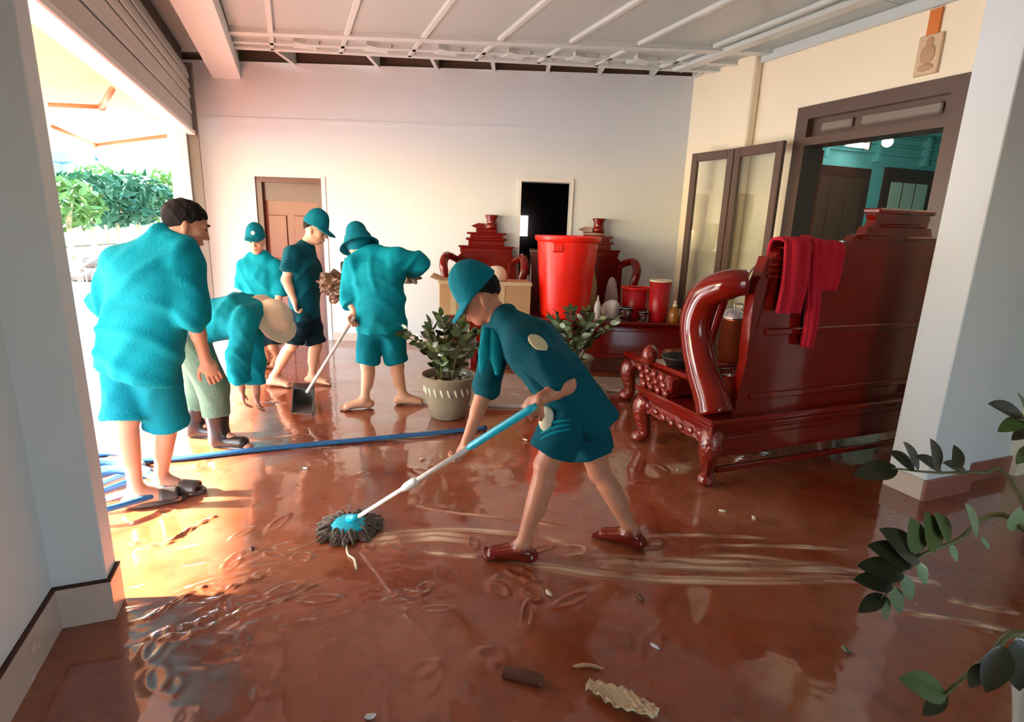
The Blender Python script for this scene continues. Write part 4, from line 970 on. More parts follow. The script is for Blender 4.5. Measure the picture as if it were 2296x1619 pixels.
def fold(V, Fq, amp, seed, freq=22.0, dirs=None):
    a, b, c = V[Fq[:, 0]], V[Fq[:, 1]], V[Fq[:, 2]]; fnrm = np.cross(b-a, c-a); N_ = np.zeros_like(V)
    for i in range(4):
        for d in range(3): N_[:, d] += np.bincount(Fq[:, i], fnrm[:, d], len(V))
    N_ /= np.linalg.norm(N_, axis=1)[:, None]+1e-9; rs = np.random.RandomState(seed); h = np.zeros(len(V))
    wp = V+.02*np.sin(V[:, [1, 2, 0]]*11+rs.uniform(0, 6, 3))
    for i in range(4):
        k = nrm(rs.normal(size=3)*np.array([1, 1, .5]))*rs.uniform(1.2, 3.0)*freq
        w = .5+.5*np.sin(wp@k+rs.uniform(0, 6)+2.6*np.sin(wp@(nrm(rs.normal(size=3))*8)+rs.uniform(0, 6)))
        g = np.clip(.5+.9*np.sin(wp@(nrm(rs.normal(size=3))*rs.uniform(6, 12))+rs.uniform(0, 6)), 0, 1); h += w**3*g*amp*rs.uniform(.6, 1.2)
    return V+N_*(h-h.mean())[:, None]
def vol_obj(name, vol, m, parent, amp=0, seed=0, freq=22.0):
    V, Fq = vol.mesh()
    if amp: V = fold(V, Fq, amp, seed, freq)
    o = np_mesh(name, V-np.array(parent.location), Fq, m, parent); return o

def hand(v, wr, d, n, side, curl=.5, s=1.0, grip=None):
    """palm and five fingers. d: direction wrist->fingers, n: palm normal (towards the palm side), side: +1 thumb on cross(d,n)"""
    d = nrm(d); n = nrm(np.asarray(n)-d*np.dot(n, d)); w = np.cross(d, n)*side
    pc = wr+d*.045*s
    v.cone(wr-d*.01, wr+d*.02*s, .024*s, .022*s, .012)
    v.ell(pc, (d, w, n), (.05*s, .042*s, .017*s), .012)
    for i, (o, L) in enumerate(((.031, .072), (.0105, .080), (-.0105, .075), (-.030, .058))):
        b0 = wr+d*.082*s+w*o*s; L *= s; ang = 0; p = b0; r = .0088*s
        if grip is None:
            bend = (curl*.5, curl*.9, curl*.7)
        else: bend = (grip*.9, grip*1.35, grip*1.0)
        for j, f in enumerate((.45, .32, .25)):
            ang += bend[j]; q = p+(d*math.cos(ang)+n*math.sin(ang))*L*f
            v.cone(p, q, r, r*.92, .004); p = q; r *= .92
    t0 = wr+d*.025*s+w*.03*s; td = nrm(d*.75+w*.75+n*.35); t1 = t0+td*.035*s; t2 = t1+nrm(d*.9+w*(.1 if grip else .35)+n*(.8 if grip else .4))*.032*s; t3 = t2+nrm(d*.9+n*(1.0 if grip else .3)-w*(.3 if grip else 0))*.022*s
    v.cone(t0, t1, .0125*s, .011*s, .008); v.cone(t1, t2, .0105*s, .0095*s, .004); v.cone(t2, t3, .0095*s, .008*s, .003)
def foot(v, an, toe, s=1.0, up=CZ, side=1):
    """bare foot: ankle joint to toe tip on the ground"""
    an = np.asarray(an, float); toe = np.asarray(toe, float); f = toe-an; f[2] = 0; L = np.linalg.norm(f); f = nrm(f); w = np.cross(f, up)*side
    g = .006 if an[2] < .11 else an[2]-.075*s          # ground level below the ankle
    heel = np.array([an[0], an[1], g+.03*s])-f*.035*s
    ball = heel+f*(.165*s); ball[2] = g+.022*s
    v.cone(an, heel+f*.02, .036*s, .032*s, .02); v.ell(heel, (f, w, up), (.036*s, .03*s, .03*s), .015)
    v.cone(an-np.array([0, 0, .02])+f*.02, ball, .034*s, .024*s, .02, lat=w, st=1.3); v.cone(heel, ball, .026*s, .022*s, .015, lat=w, st=1.35)
    for i, (o, l, r) in enumerate(((.031, .056, .0125), (.012, .055, .0098), (-.006, .049, .0093), (-.022, .041, .0088), (-.036, .031, .0082))):
        b = ball+w*o*s-f*.012*s; b[2] = g+r*s+.006; e = b+f*l*s; e[2] = g+r*s*.95; v.cone(b, e, r*s*.82, r*s*.78, .005); v.ell(e, (f, w, up), (r*s*1.15, r*s*.98, r*s*.95), .003)
def head(v, c, F, U, s=1.0, chin=True):
    F = nrm(F); U = nrm(np.asarray(U)-F*np.dot(U, F)); R_ = np.cross(F, U)
    at = lambda f, u, r: c+F*f*s+U*u*s+R_*r*s
    v.ell(at(-.012, .03, 0), (F, R_, U), (.098*s, .077*s, .085*s), .02)
    v.ell(at(.03, -.03, 0), (F, R_, U), (.062*s, .06*s, .08*s), .03)
    v.cone(at(.052, -.088, 0), at(.02, -.07, 0), .022*s, .035*s, .03)
    for r in (-1, 1): v.cone(at(.0, -.05, .05*r), at(.045, -.088, .018*r), .02*s, .016*s, .025)
    v.cone(at(.088, .012, 0), at(.108, -.026, 0), .008*s, .0125*s, .012); v.ell(at(.098, -.028, .012), (F, R_, U), (.012*s, .01*s, .008*s), .008); v.ell(at(.098, -.028, -.012), (F, R_, U), (.012*s, .01*s, .008*s), .008)
    for r in (-1, 1):
        v.ell(at(.09, .012, .032*r), (F, R_, U), (.014*s, .017*s, .011*s), .012, 's'); v.ell(at(.074, .010, .031*r), (F, R_, U), (.013*s, .014*s, .012*s), .004)
        v.cone(at(.088, .03, .014*r), at(.074, .03, .05*r), .008*s, .006*s, .012)
        v.ell(at(-.012, -.008, .078*r), (F*.9+U*.2, R_, U), (.018*s, .010*s, .031*s), .006); v.ell(at(.055, -.02, .045*r), (F, R_, U), (.025*s, .02*s, .022*s), .02)
    v.ell(at(.090, -.056, 0), (F, R_, U), (.010*s, .024*s, .006*s), .006); v.ell(at(.088, -.067, 0), (F, R_, U), (.010*s, .02*s, .007*s), .006)
    return at, (F, R_, U)

def person(name, label, base, J, o):
    """J: joints in world space. o: options. One continuous body mesh plus clothing children."""
    s = o.get('s', 1.0); T = thing(name, label, 'person', base, 0)
    pts = np.array([p for k, p in J.items() if k not in ('hF', 'hU')]); h = o.get('h', .006)
    lo, hi = pts.min(0)-.2, pts.max(0)+.22; lo[2] = max(lo[2], -.03)
    v = Vol(lo, hi, h)
    clat = nrm(J['shR']-J['shL']); plat = nrm(J['hipR']-J['hipL'])
    ch, pe, nk = J['ch'], J['pe'], J['nk']
    v.cone(pe, ch, .098*s, .108*s, .04, clat+plat, 1.35); v.cone(ch, nk-nrm(nk-ch)*.03, .095*s, .045*s, .03, clat, 1.6)
    for S in 'LR':
        v.cone(J['sh'+S], J['el'+S], .05*s, .040*s, .04); v.cone(J['el'+S], J['wr'+S], .040*s, .026*s, .015); v.cone(J['el'+S], J['el'+S]*.55+J['wr'+S]*.45, .041*s, .036*s, .015)
        v.cone(nk-nrm(nk-ch)*.03, J['sh'+S], .042*s, .046*s, .03)
        v.cone(J['hip'+S], J['kn'+S], .085*s, .054*s, .04); v.cone(J['kn'+S], J['an'+S], .050*s, .033*s, .015)
        kn, an = J['kn'+S], J['an'+S]; td = J['to'+S]-an; td[2] = 0; back = -nrm(td)
        cf = kn*.68+an*.32+back*.014*s; v.cone(cf-(kn-an)*.12*-1, cf-(kn-an)*.22, .047*s, .040*s, .03)
        v.ell(kn-back*.012, (clat, CZ, np.cross(clat, CZ)), (.045*s, .05*s, .045*s), .02)
        if o.get('feet', 'bare') != 'boots': foot(v, an, J['to'+S], s*1.08, side=1 if S == 'L' else -1)
        else: v.cone(an, J['to'+S], .035, .03, .02)
        hd = o['hand'+S]; hand(v, J['wr'+S], hd[0], hd[1], hd[2], hd[3], s*1.0, hd[4] if len(hd) > 4 else None)
    v.cone(nk, J['hd']-nrm(J['hU'])*.045-nrm(J['hF'])*.02, .058*s, .052*s, .025)
    at, (hF, hR, hU) = head(v, J['hd'], J['hF'], J['hU'], o.get('hs', 1.0))
    body = vol_obj('body', v, o['skin'], T)
    for r in (-1, 1):
        e = MB().ell(at(.083, .010, .031*r), (.009, .009, .006), 10, 6); e.build('eye', 'eye', T, True, world=True)
        e = MB(); e.tube(spl([at(.096, .034, .014*r), at(.092, .040, .032*r), at(.076, .034, .053*r)], 6), [.003, .004, .004, .0035, .003, .0025, .002], 6); e.build('eyebrow', 'hair', T, True, world=True)
    b = MB(); b.tube(spl([at(.082, -.061, -.022), at(.0995, -.0615, 0), at(.082, -.061, .022)], 8), [.002, .003, .0035, .004, .004, .004, .0035, .003, .002], 6); b.build('lips', 'lip', T, True, world=True)
    # ---- hair
    hv = Vol(J['hd']-.17, J['hd']+.17, .005); low = o.get('hairline', .0)
    cutf = lambda q: np.maximum(-(q[2]-low-np.clip(q[0]*.75, -.06, .06)), q[0]-.094)
    hk = .965 if o.get('hat') else 1.0; hv.ell(at(-.014, .032, 0), (hF, hR, hU), (.106*hk, .085*hk, .094*hk), 0, cut=cutf)
    vol_obj('hair', hv, 'hair', T, .003, 4, 90)
    # ---- shirt
    inf = o.get('inf', .02); hem = o.get('hem', .10); down = nrm(pe-ch)
    vs_ = Vol(lo, hi, o.get('hc', .008)); hp = pe+down*hem
    vs_.cone(hp, ch, .112*s+inf, .108*s+inf, .03, clat+plat, 1.42, cuta=0.0); vs_.cone(ch, nk+nrm(nk-ch)*.005, .10*s+inf, .056*s+inf*.8, .05, clat, 1.65)
    sl = o.get('sleeve', (.95, .95))
    for i, S in enumerate('LR'):
        a, b, c = J['sh'+S], J['el'+S], J['wr'+S]; f = sl[i]
        vs_.cone(nk*.3+a*.7, a, .058*s+inf*.6, .052*s+inf, .04)
        if f <= 1: vs_.cone(a, b, .055*s+inf, .045*s+inf*1.3, .03, cutb=f)
        else:
            vs_.cone(a, b, .055*s+inf, .044*s+inf*1.2, .03); vs_.cone(b, c, .045*s+inf*1.15, .034*s+inf, .02, cutb=f-1)
        e0 = a+(b-a)*f if f <= 1 else b+(c-b)*(f-1); dd = nrm(b-a) if f <= 1 else nrm(c-b); rr = .047*s+inf*1.3 if f <= 1 else .038*s+inf*1.25
        vs_.cone(e0-dd*.035, e0, rr, rr*1.03, .004, cutb=1.0, cuta=0.0)
    if o.get('collar', True):
        ax = nrm(J['hd']-nk)
        A = nrm(np.cross(ax, clat)); 
        for k in range(14):
            t0, t1 = 2*math.pi*k/14, 2*math.pi*(k+1)/14; cc = nk+ax*.035
            vs_.cone(cc+(clat*math.cos(t0)+A*math.sin(t0))*.062, cc+(clat*math.cos(t1)+A*math.sin(t1))*.062, .018, .018, .01)
    vol_obj('shirt', vs_, o['shirt'], T, o.get('famp', .006), o.get('seed', 1), o.get('ffreq', 20))
    # ---- shorts or trousers
    vp = Vol(lo, hi, o.get('hc', .008)); lg = o.get('leg', (.9, .9)); up = nrm(ch-pe)
    vp.cone(pe-up*.03, pe+up*.10, .115*s+inf*.4, .100*s+inf*.4, .03, plat, 1.4, cutb=1.0)
    for i, S in enumerate('LR'):
        a, b, c = J['hip'+S], J['kn'+S], J['an'+S]; f = lg[i]; w = o.get('legw', .018)
        if f <= 1: vp.cone(a, b, .095*s+w*.6, .072*s+w*1.2, .03, cutb=f)
        elif o.get('feet') == 'boots' or f > 1:
            vp.cone(a, b, .095*s+w*.6, .066*s+w, .03); vp.cone(b, c, .062*s+w, .052*s+w, .03, cutb=f-1)
        e0 = a+(b-a)*f if f <= 1 else b+(c-b)*(f-1); dd = nrm(b-a) if f <= 1 else nrm(c-b); rr = (.095*s+w*.6)*(1-min(f, 1))+(.075*s+w*1.25)*min(f, 1) if f <= 1 else .056*s+w
        vp.cone(e0-dd*.03, e0, rr, rr, .004, cutb=1.0, cuta=0.0)
    vol_obj('trousers' if max(lg) > 1.3 else 'shorts', vp, o['short'], T, o.get('famp', .006)*.6, o.get('seed', 1)+9, 22)
    # ---- hat
    ht = o.get('hat')
    if ht:
        kind, hm_, tilt = ht; gv = Vol(J['hd']-.30, J['hd']+.32, .006)
        F2 = nrm(hF*math.cos(tilt)-hU*math.sin(tilt)); U2 = nrm(hU*math.cos(tilt)+hF*math.sin(tilt))
        c0 = at(-.012, .045, 0)
        if kind == 'cap':
            gv.ell(c0, (F2, hR, U2), (.112, .092, .095), 0, cut=lambda q: -(q[2]+.004)); gv.cone(c0+U2*.0-hR*.0, c0+U2*.045, .104, .100, .02, hR, .86, cuta=0.0)
            def brimfn(q): return np.maximum(np.abs(q[2]+.0+.55*np.maximum(q[0]-.08, 0)*.6+q[1]**2*2.2)-.006, np.maximum(.055-q[0], np.sqrt((q[0]-.08)**2/.115**2+q[1]**2/.088**2)*.1-.1))
            c1 = c0+U2*.006
            def fn(X, Y, Z):
                d = (X-c1[0], Y-c1[1], Z-c1[2]); q = [d[0]*x[0]+d[1]*x[1]+d[2]*x[2] for x in (F2, hR, U2)]; return brimfn(q)
            gv.op([c1+F2*.1], .18, fn, .008)
        elif kind == 'bucket':
            gv.cone(c0, c0+U2*.055, .120, .090, .01, hR, .92)
            def fn(X, Y, Z):
                d = (X-c0[0], Y-c0[1], Z-c0[2]); q = [d[0]*x[0]+d[1]*x[1]+d[2]*x[2] for x in (F2, hR, U2)]
                r = np.sqrt((q[0])**2+(q[1]*1.1)**2); return np.maximum(np.abs(q[2]+.02+(r-.10)*.72)-.006, np.maximum(.09-r, r-.172))
            gv.op([c0], .26, fn, .008)
        elif kind == 'wide':
            gv.ell(c0+U2*.0, (F2, hR, U2), (.122, .102, .115), 0, cut=lambda q: -(q[2]+.0))
            def fn(X, Y, Z):
                d = (X-c0[0], Y-c0[1], Z-c0[2]); q = [d[0]*x[0]+d[1]*x[1]+d[2]*x[2] for x in (F2, hR, U2)]
                r = np.sqrt((q[0])**2+(q[1])**2); return np.maximum(np.abs(q[2]+.0+(r-.10)*.35+.012*np.sin(3*np.arctan2(q[1], q[0])))-.006, np.maximum(.08-r, r-.185))
            gv.op([c0], .26, fn, .01)
        vol_obj('hat' if kind != 'cap' else 'cap', gv, hm_, T, .0015, 3, 30)
        if o.get('badge'):
            p = c0+F2*.108+U2*.045; b = MB(); rot = np.stack([F2, hR, U2], 1); b.ell(p, (.008, .02, .02), 12, 8, rot); b.build('cap_badge', 'badge', T, True, world=True)
    return T, at

def surf_at(ob, T, px, py):
    from mathutils.bvhtree import BVHTree
    me = ob.data; off = Vector(T.location); t = BVHTree.FromPolygons([tuple(v.co+off) for v in me.vertices], [tuple(p.vertices) for p in me.polygons])
    hit = t.ray_cast(Vector(CO), Vector(nrm(ray(px, py)))); return np.array(hit[0]), np.array(hit[1])
def slipper(T, an, toe, m='slipper', g=None, strap=True):
    f = np.asarray(toe, float)-an; f[2] = 0; f = nrm(f); w = np.cross(f, CZ); z0 = g if g is not None else max(.0, an[2]-.095)
    c = np.array([an[0], an[1], z0]); out = []
    for t in np.linspace(0, 2*math.pi, 29)[:-1]:
        x = .145*math.cos(t)+.085; wid = .046+.010*math.cos(t); out.append(c+f*x+w*wid*math.sin(t))
    b = MB(); n = len(out); b.add([p for p in out]+[p+np.array([0, 0, .022]) for p in out], [tuple(range(n-1, -1, -1)), tuple(range(n, 2*n))]+[(k, (k+1) % n, (k+1) % n+n, k+n) for k in range(n)])
    s_ = b.build('slipper_sole', m, T, world=True)
    if strap:
        b = MB(); rows = []
        for x in np.linspace(.10, .19, 6):
            rows.append([c+f*x+w*.056*math.cos(a)+CZ*(.02+.062*math.sin(a)*(1-(x-.10)*3)) for a in np.linspace(0, math.pi, 11)])
        b.add([p for r in rows for p in r], [(i*11+j, i*11+j+1, i*11+12+j, i*11+11+j) for i in range(5) for j in range(10)])
        o = b.build('slipper_strap', m, T, True, world=True); md = o.modifiers.new('thick', 'SOLIDIFY'); md.thickness = .007

# ---- 1: person mopping in the foreground, facing left
def mopper():
    Y = 2.50; P = lambda px, py, dy=0.0: onY(px, py, Y+dy)
    J = dict(hd=P(1075, 668, .06), hF=np.array([-.86, -.12, -.50]), hU=np.array([-.46, -.05, .88]), nk=P(1135, 726, .03), ch=P(1190, 775, .0), pe=P(1290, 900, .0),
             shL=P(1178, 772, -.17), shR=P(1120, 750, .19), elL=P(1246, 868, -.22), elR=P(1090, 868, .14), wrL=P(1214, 898, -.20), wrR=P(1046, 992, .04),
             hipL=P(1275, 930, -.09), hipR=P(1300, 925, .10), knL=P(1225, 1045, -.13), knR=P(1345, 1060, .08), anL=P(1170, 1188, -.13), anR=P(1418, 1178, .09), toL=P(1095, 1240, -.2), toR=P(1330, 1195, .08))
    for S, g in (('L', 0), ('R', 0)):
        J['an'+S][2] = .083
    J['anL'] = fl(1172, 1224, .083); J['anR'] = fl(1418, 1192, .083)
    J['toL'] = fl(1092, 1248); J['toR'] = fl(1330, 1200)
    J['elL'] = onY(1268, 862, 2.22); J['wrL'] = onY(1212, 895, 2.13)
    ax = nrm(fl(778, 1178, .05)-P(1180, 925, -.38))
    ax = nrm(onY(800, 1155, 2.53)-onY(1170, 930, 2.12))
    T, at = person('person', 'person in teal cap and shirt bending over to mop the muddy floor', fl(1260, 1225), J,
        dict(s=1.0, h=.005, skin='skin_a', shirt='navy_cloth', short='navy_cloth', hem=.14, sleeve=(1.0, 1.05), leg=(.74, .66), legw=.03, inf=.024, hat=('cap', 'teal_hat', .30), famp=.010, seed=11, collar=True,
             handL=(nrm(ax*.35+np.array([-.55, .25, -.75])), nrm(np.array([-.35, .6, -.7])), 1, .8, 1.0), handR=(nrm(np.array([-.45, -.25, -.85])), nrm(np.array([-.55, -.3, .25])), -1, .8, 1.0)))
    # shoulder patch on the near sleeve
    sh_ = [c_ for c_ in T.children if c_.name.startswith('shirt')][0]; c, out = surf_at(sh_, T, 1206, 768)
    tdir = nrm(J['elL']-J['shL']); tdir = nrm(tdir-out*np.dot(tdir, out)); rot = np.stack([nrm(np.cross(tdir, out)), tdir, out], 1)
    bb = MB().ell(c, (.034, .050, .010), 18, 8, rot); o = bb.build('shoulder_patch', 'patch', T, True, world=True); o['label'] = 'pale oval patch on the sleeve'
    # shirt placket and open front flap hanging down
    f1 = MB(); q = [P(1095, 752, -.05), P(1075, 830, -.03), P(1085, 905, -.02)]
    # scarf ends hanging from the neck
    for (x0, x1, y1, w) in ((1092, 1080, 835, .03), (1108, 1116, 840, .035)):
        pts = spl([P(x0, 735, -.02), P((x0+x1)/2, 790, -.05), P(x1, y1, -.02)], 8); bb = MB(); bb.tube(pts, xs(pts, [.018, w, .012], 8), 10, sq=.35, ref=(0, 1, 0)); bb.build('scarf_end', 'teal_cloth', T, True, world=True)
    so2 = [c_ for c_ in T.children if c_.name.startswith('shorts')][0]
    for k in range(3):
        pts = []
        for px, py in ((1212, 985-k*13), (1235, 973-k*12), (1258, 966-k*11), (1280, 962-k*10)):
            try: pts.append(surf_at(so2, T, px, py)[0])
            except Exception: pass
        if len(pts) > 2: bb = MB().tube(spl(pts, 10), [.003, .006, .007, .007, .007, .007, .006, .006, .005, .004, .002], 7); bb.build('shorts_fold', 'teal_cloth', T, True, world=True)
    # pocket with pale cloth at the thigh
    bb = MB().ell(P(1225, 940, -.16), (.035, .03, .06), 14, 8); oo = bb.build('pocket_cloth', 'cream_cloth', T, True, world=True); oo['label'] = 'pale cloth hanging from the pocket'
    return J
JM = mopper()
# the mop
mp0, mp1 = onY(1185, 920, 2.10), fl(782, 1172, .045)
mt = thing('mop', 'spin mop with cyan grip and disc pushed over the mud', 'mop', (*mp1[:2], 0))
lerp = lambda t: mp0+(mp1-mp0)*t
def tpx(px):    # parameter along the shaft seen at an image column
    best = min(np.linspace(0, 1, 400), key=lambda t: abs((W/2+FPX*((lerp(t)-CO)@RGT)/((lerp(t)-CO)@FWD))-px)); return best
tg = tpx(1045); tj = tpx(918)
MB().tube([lerp(-.03), lerp(0), lerp(tg-.03), lerp(tg)], [.012, .0165, .0165, .008], 14).build('grip', 'mop_cyan', mt, True, world=True)
MB().tube([lerp(tg-.01), lerp(.97)], .011, 12).build('shaft', 'white_tube', mt, True, world=True)
MB().tube([lerp(tj-.05), lerp(tj-.03), lerp(tj+.02), lerp(tj+.045)], [.012, .02, .02, .012], 14).build('clamp', 'white_plastic', mt, True, world=True)
MB().tube([lerp(.93), mp1+np.array([0, 0, .02])], [.016, .02], 12).build('socket', 'mop_cyan', mt, True, world=True)
MB().lathe([(.0, .062), (.05, .06), (.085, .048), (.092, .04), (.088, .034), (.0, .03)], 32).build('disc', 'mop_cyan', mt, True)
rs = np.random.RandomState(2)
st_ = MB()
for i in range(150):
    a = rs.uniform(0, 2*math.pi); r0 = rs.uniform(.03, .08); r1 = rs.uniform(.12, .185); w = rs.uniform(-.25, .25)
    pts = spl([(r0*math.cos(a), r0*math.sin(a), .032), ((r0+r1)/2*math.cos(a+w*.4), (r0+r1)/2*math.sin(a+w*.4), rs.uniform(.02, .05)), (r1*math.cos(a+w), r1*math.sin(a+w), rs.uniform(.006, .02))], 6)
    st_.tube(pts, [.007, .007, .008, .008, .007, .007, .005], 5)
o = st_.build('strands', 'mop_strand', mt, True); o['kind'] = 'stuff'
MB().tube(spl([(.03, -.15, .01), (.06, -.22, .008), (.1, -.26, .01), (.13, -.33, .008)], 10), .006, 6).build('loose_strand', 'cream_cloth', mt, True)

# ---- 2: man standing in the doorway, seen from behind
def stander():
    Y = 2.78; P = lambda px, py, dy=0.0: onY(px, py, Y+dy)
    J = dict(hd=P(417, 505, .10), hF=np.array([.75, .55, -.38]), hU=np.array([.30, .22, .93]), nk=P(386, 552, .04), ch=P(338, 630, .0), pe=P(312, 790, -.02),
             shL=P(272, 592, .02), shR=P(412, 600, .02), elL=P(238, 690, .1), elR=P(432, 705, -.03), wrL=P(285, 745, .24), wrR=P(461, 806, .05),
             hipL=P(284, 815, .03), hipR=P(345, 815, -.01), knL=P(283, 950, .02), knR=P(378, 955, .03), anL=fl(316, 1120, .09), anR=fl(358, 1098, .09), toL=fl(375, 1118), toR=fl(455, 1090))
    J['knL'] = onY(284, 940, 2.74); J['knR'] = onY(376, 950, 2.86)
    J['anL'] = onY(306, 1102, 2.72); J['anR'] = onY(362, 1086, 2.86)
    for S in 'LR': J['an'+S][2] = .105
    J['toL'] = J['anL']+np.array([.17, .1, -.1]); J['toR'] = J['anR']+np.array([.22, .04, -.1])
    T, at = person('person', 'bareheaded person in bright teal shirt and shorts standing in the doorway with back turned', fl(335, 1130), J,
        dict(s=1.02, h=.006, skin='skin_b', shirt='teal_cloth', short='teal_cloth_deep', hem=.12, sleeve=(1.0, 1.12), leg=(1.0, 1.0), legw=.03, inf=.034, hairline=-.03, famp=.012, seed=21, ffreq=20,
             handL=(np.array([.3, .4, -.85]), np.array([.7, .3, .2]), 1, .5), handR=(nrm(np.array([.28, .12, -.9])), nrm(np.array([-.5, .7, 0])), -1, .55)))
    slipper(T, J['anL'], J['toL'], g=.005); slipper(T, J['anR'], J['toR'], g=.005)
    return J
stander()

# ---- 3: man bending down, cream hat, olive trousers and rubber boots
def bender():
    Y = 3.62; P = lambda px, py, dy=0.0: onY(px, py, Y+dy)
    J = dict(hd=P(612, 722, .08), hF=np.array([.76, .05, -.62]), hU=np.array([.60, -.22, .76]), nk=P(573, 700, .04), ch=P(535, 705, .02), pe=P(438, 732, .0),
             shL=P(560, 690, .20), shR=P(553, 715, -.15), elL=P(570, 800, .2), elR=P(533, 800, -.16), wrL=P(575, 880, .16), wrR=P(540, 872, -.14),
             hipL=P(425, 752, .11), hipR=P(428, 762, -.09), knL=P(452, 858, .12), knR=P(478, 870, -.06), anL=fl(442, 980, .09), anR=fl(500, 990, .09), toL=fl(480, 975), toR=fl(560, 990))
    J['anR'] = onY(492, 978, 3.56); J['anL'] = onY(440, 968, 3.72)
    for S in 'LR': J['an'+S][2] = .1
    J['toL'] = J['anL']+np.array([.2, -.02, -.09]); J['toR'] = J['anR']+np.array([.21, -.03, -.09])
    T, at = person('person', 'person in cream hat, olive trousers and black rubber boots bending right down', fl(480, 1000), J,
        dict(s=1.0, h=.007, skin='skin_b', shirt='teal_cloth', short='olive_cloth', hem=.06, sleeve=(1.75, 1.75), leg=(1.6, 1.6), legw=.028, inf=.024, hat=('wide', 'cream_cloth', .2), famp=.010, seed=31, feet='boots',
             handL=(np.array([0, 0, -1.0]), np.array([1, .2, 0]), 1, .6), handR=(np.array([.1, 0, -1.0]), np.array([.8, .5, 0]), -1, .6)))
    for S in 'LR':
        an, kn, to = J['an'+S], J['kn'+S], J['to'+S]; v = Vol(np.minimum(an, to)-[.15, .15, .12], np.maximum(an, to)+[.2, .2, .35], .007)
        top = an+(kn-an)*.55; f = nrm((to-an)*[1, 1, 0]); v.cone(top, an, .082, .062, .02, cuta=0.0); hl = np.array([an[0], an[1], .045])-f*.02
        v.cone(hl, hl+f*.19, .045, .04, .04, np.cross(f, CZ), 1.15); v.cone(an, hl, .058, .048, .03)
        b = vol_obj('boot', v, 'rubber', T)
        MB().box((-.10, -.045, 0), (.13, .045, .018), .01).build('boot_sole', 'rubber', T).matrix_local = Matrix.Translation(Vector(hl+f*.08-np.array(T.location)+[0, 0, -hl[2]])) @ Matrix.Rotation(math.atan2(f[1], f[0]), 4, 'Z')
bender()

# ---- 4: capped person by the brown door, facing the camera
def capped():
    Y = 5.75; P = lambda px, py, dy=0.0: onY(px, py, Y+dy)
    J = dict(hd=P(573, 542, -.06), hF=np.array([.25, -.95, -.15]), hU=np.array([.05, -.15, .98]), nk=P(582, 578, -.0), ch=P(584, 620, .0), pe=P(592, 700, .03),
             shL=P(618, 598, .0), shR=P(550, 598, .0), elL=P(628, 650, -.02), elR=P(544, 648, .0), wrL=P(620, 700, -.12), wrR=P(545, 695, -.08),
             hipL=P(604, 712, .03), hipR=P(580, 712, .03), knL=P(612, 775, -.02), knR=P(590, 775, -.04), anL=onY(622, 820, 5.75), anR=onY(600, 825, 5.7))
    for S, x in (('L', .02), ('R', -.02)):
        J['an'+S][2] = .085; J['to'+S] = J['an'+S]+np.array([x, -.22, -.08])
    T, at = person('person', 'person in teal cap with white badge facing the camera beside the brown door', (J['pe'][0], Y, 0), J,
        dict(s=.95, h=.008, hc=.010, skin='skin_c', shirt='teal_cloth', short='dark_short', hem=.10, sleeve=(1.2, 1.0), leg=(.95, .95), inf=.03, hat=('cap', 'teal_hat', -.12), badge=True, famp=.009, seed=41,
             handL=(np.array([-.2, -.3, -.9]), np.array([-1, 0, 0]), 1, .5), handR=(np.array([.1, -.3, -.9]), np.array([1, 0, 0]), -1, .5)))
capped()

# ---- 5: capped person walking to the right in profile
def walker():
    Y = 5.0; P = lambda px, py, dy=0.0: onY(px, py, Y+dy)
    J = dict(hd=P(708, 516, .0), hF=np.array([.94, -.05, -.32]), hU=np.array([.32, 0, .94]), nk=P(685, 556, .0), ch=P(676, 598, .0), pe=P(683, 690, .0),
             shL=P(690, 570, .19), shR=P(656, 570, -.17), elL=P(716, 640, .2), elR=P(642, 628, -.2), wrL=P(742, 655, .12), wrR=P(660, 676, -.2),
             hipL=P(690, 705, .09), hipR=P(676, 705, -.08), knL=P(708, 775, .1), knR=P(655, 772, -.1), anL=onY(700, 850, 5.1), anR=onY(613, 845, 4.98))
    J['anL'][2] = .085; J['anR'][2] = .12; J['toL'] = J['anL']+np.array([.22, -.03, -.08]); J['toR'] = J['anR']+np.array([.2, -.03, -.11])
    J['anR'][2] = .09
    T, at = person('person', 'person in teal cap, teal T-shirt darkened as if in shade and dark shorts walking barefoot past the door', (J['pe'][0], Y, 0), J,
        dict(s=1.0, h=.007, hc=.009, skin='skin_c', shirt='navy_cloth', short='dark_short', hem=.10, sleeve=(.62, .62), leg=(.92, .92), inf=.02, hat=('cap', 'teal_hat', .08), collar=False, famp=.012, seed=51,
             handL=(np.array([.6, 0, -.7]), np.array([0, -1, 0]), 1, .9, .9), handR=(np.array([.15, 0, -1]), np.array([.9, .3, 0]), -1, 1.0, 1.0)))
    # whole shirt takes the shade-darkened teal, no lit side kept
walker()

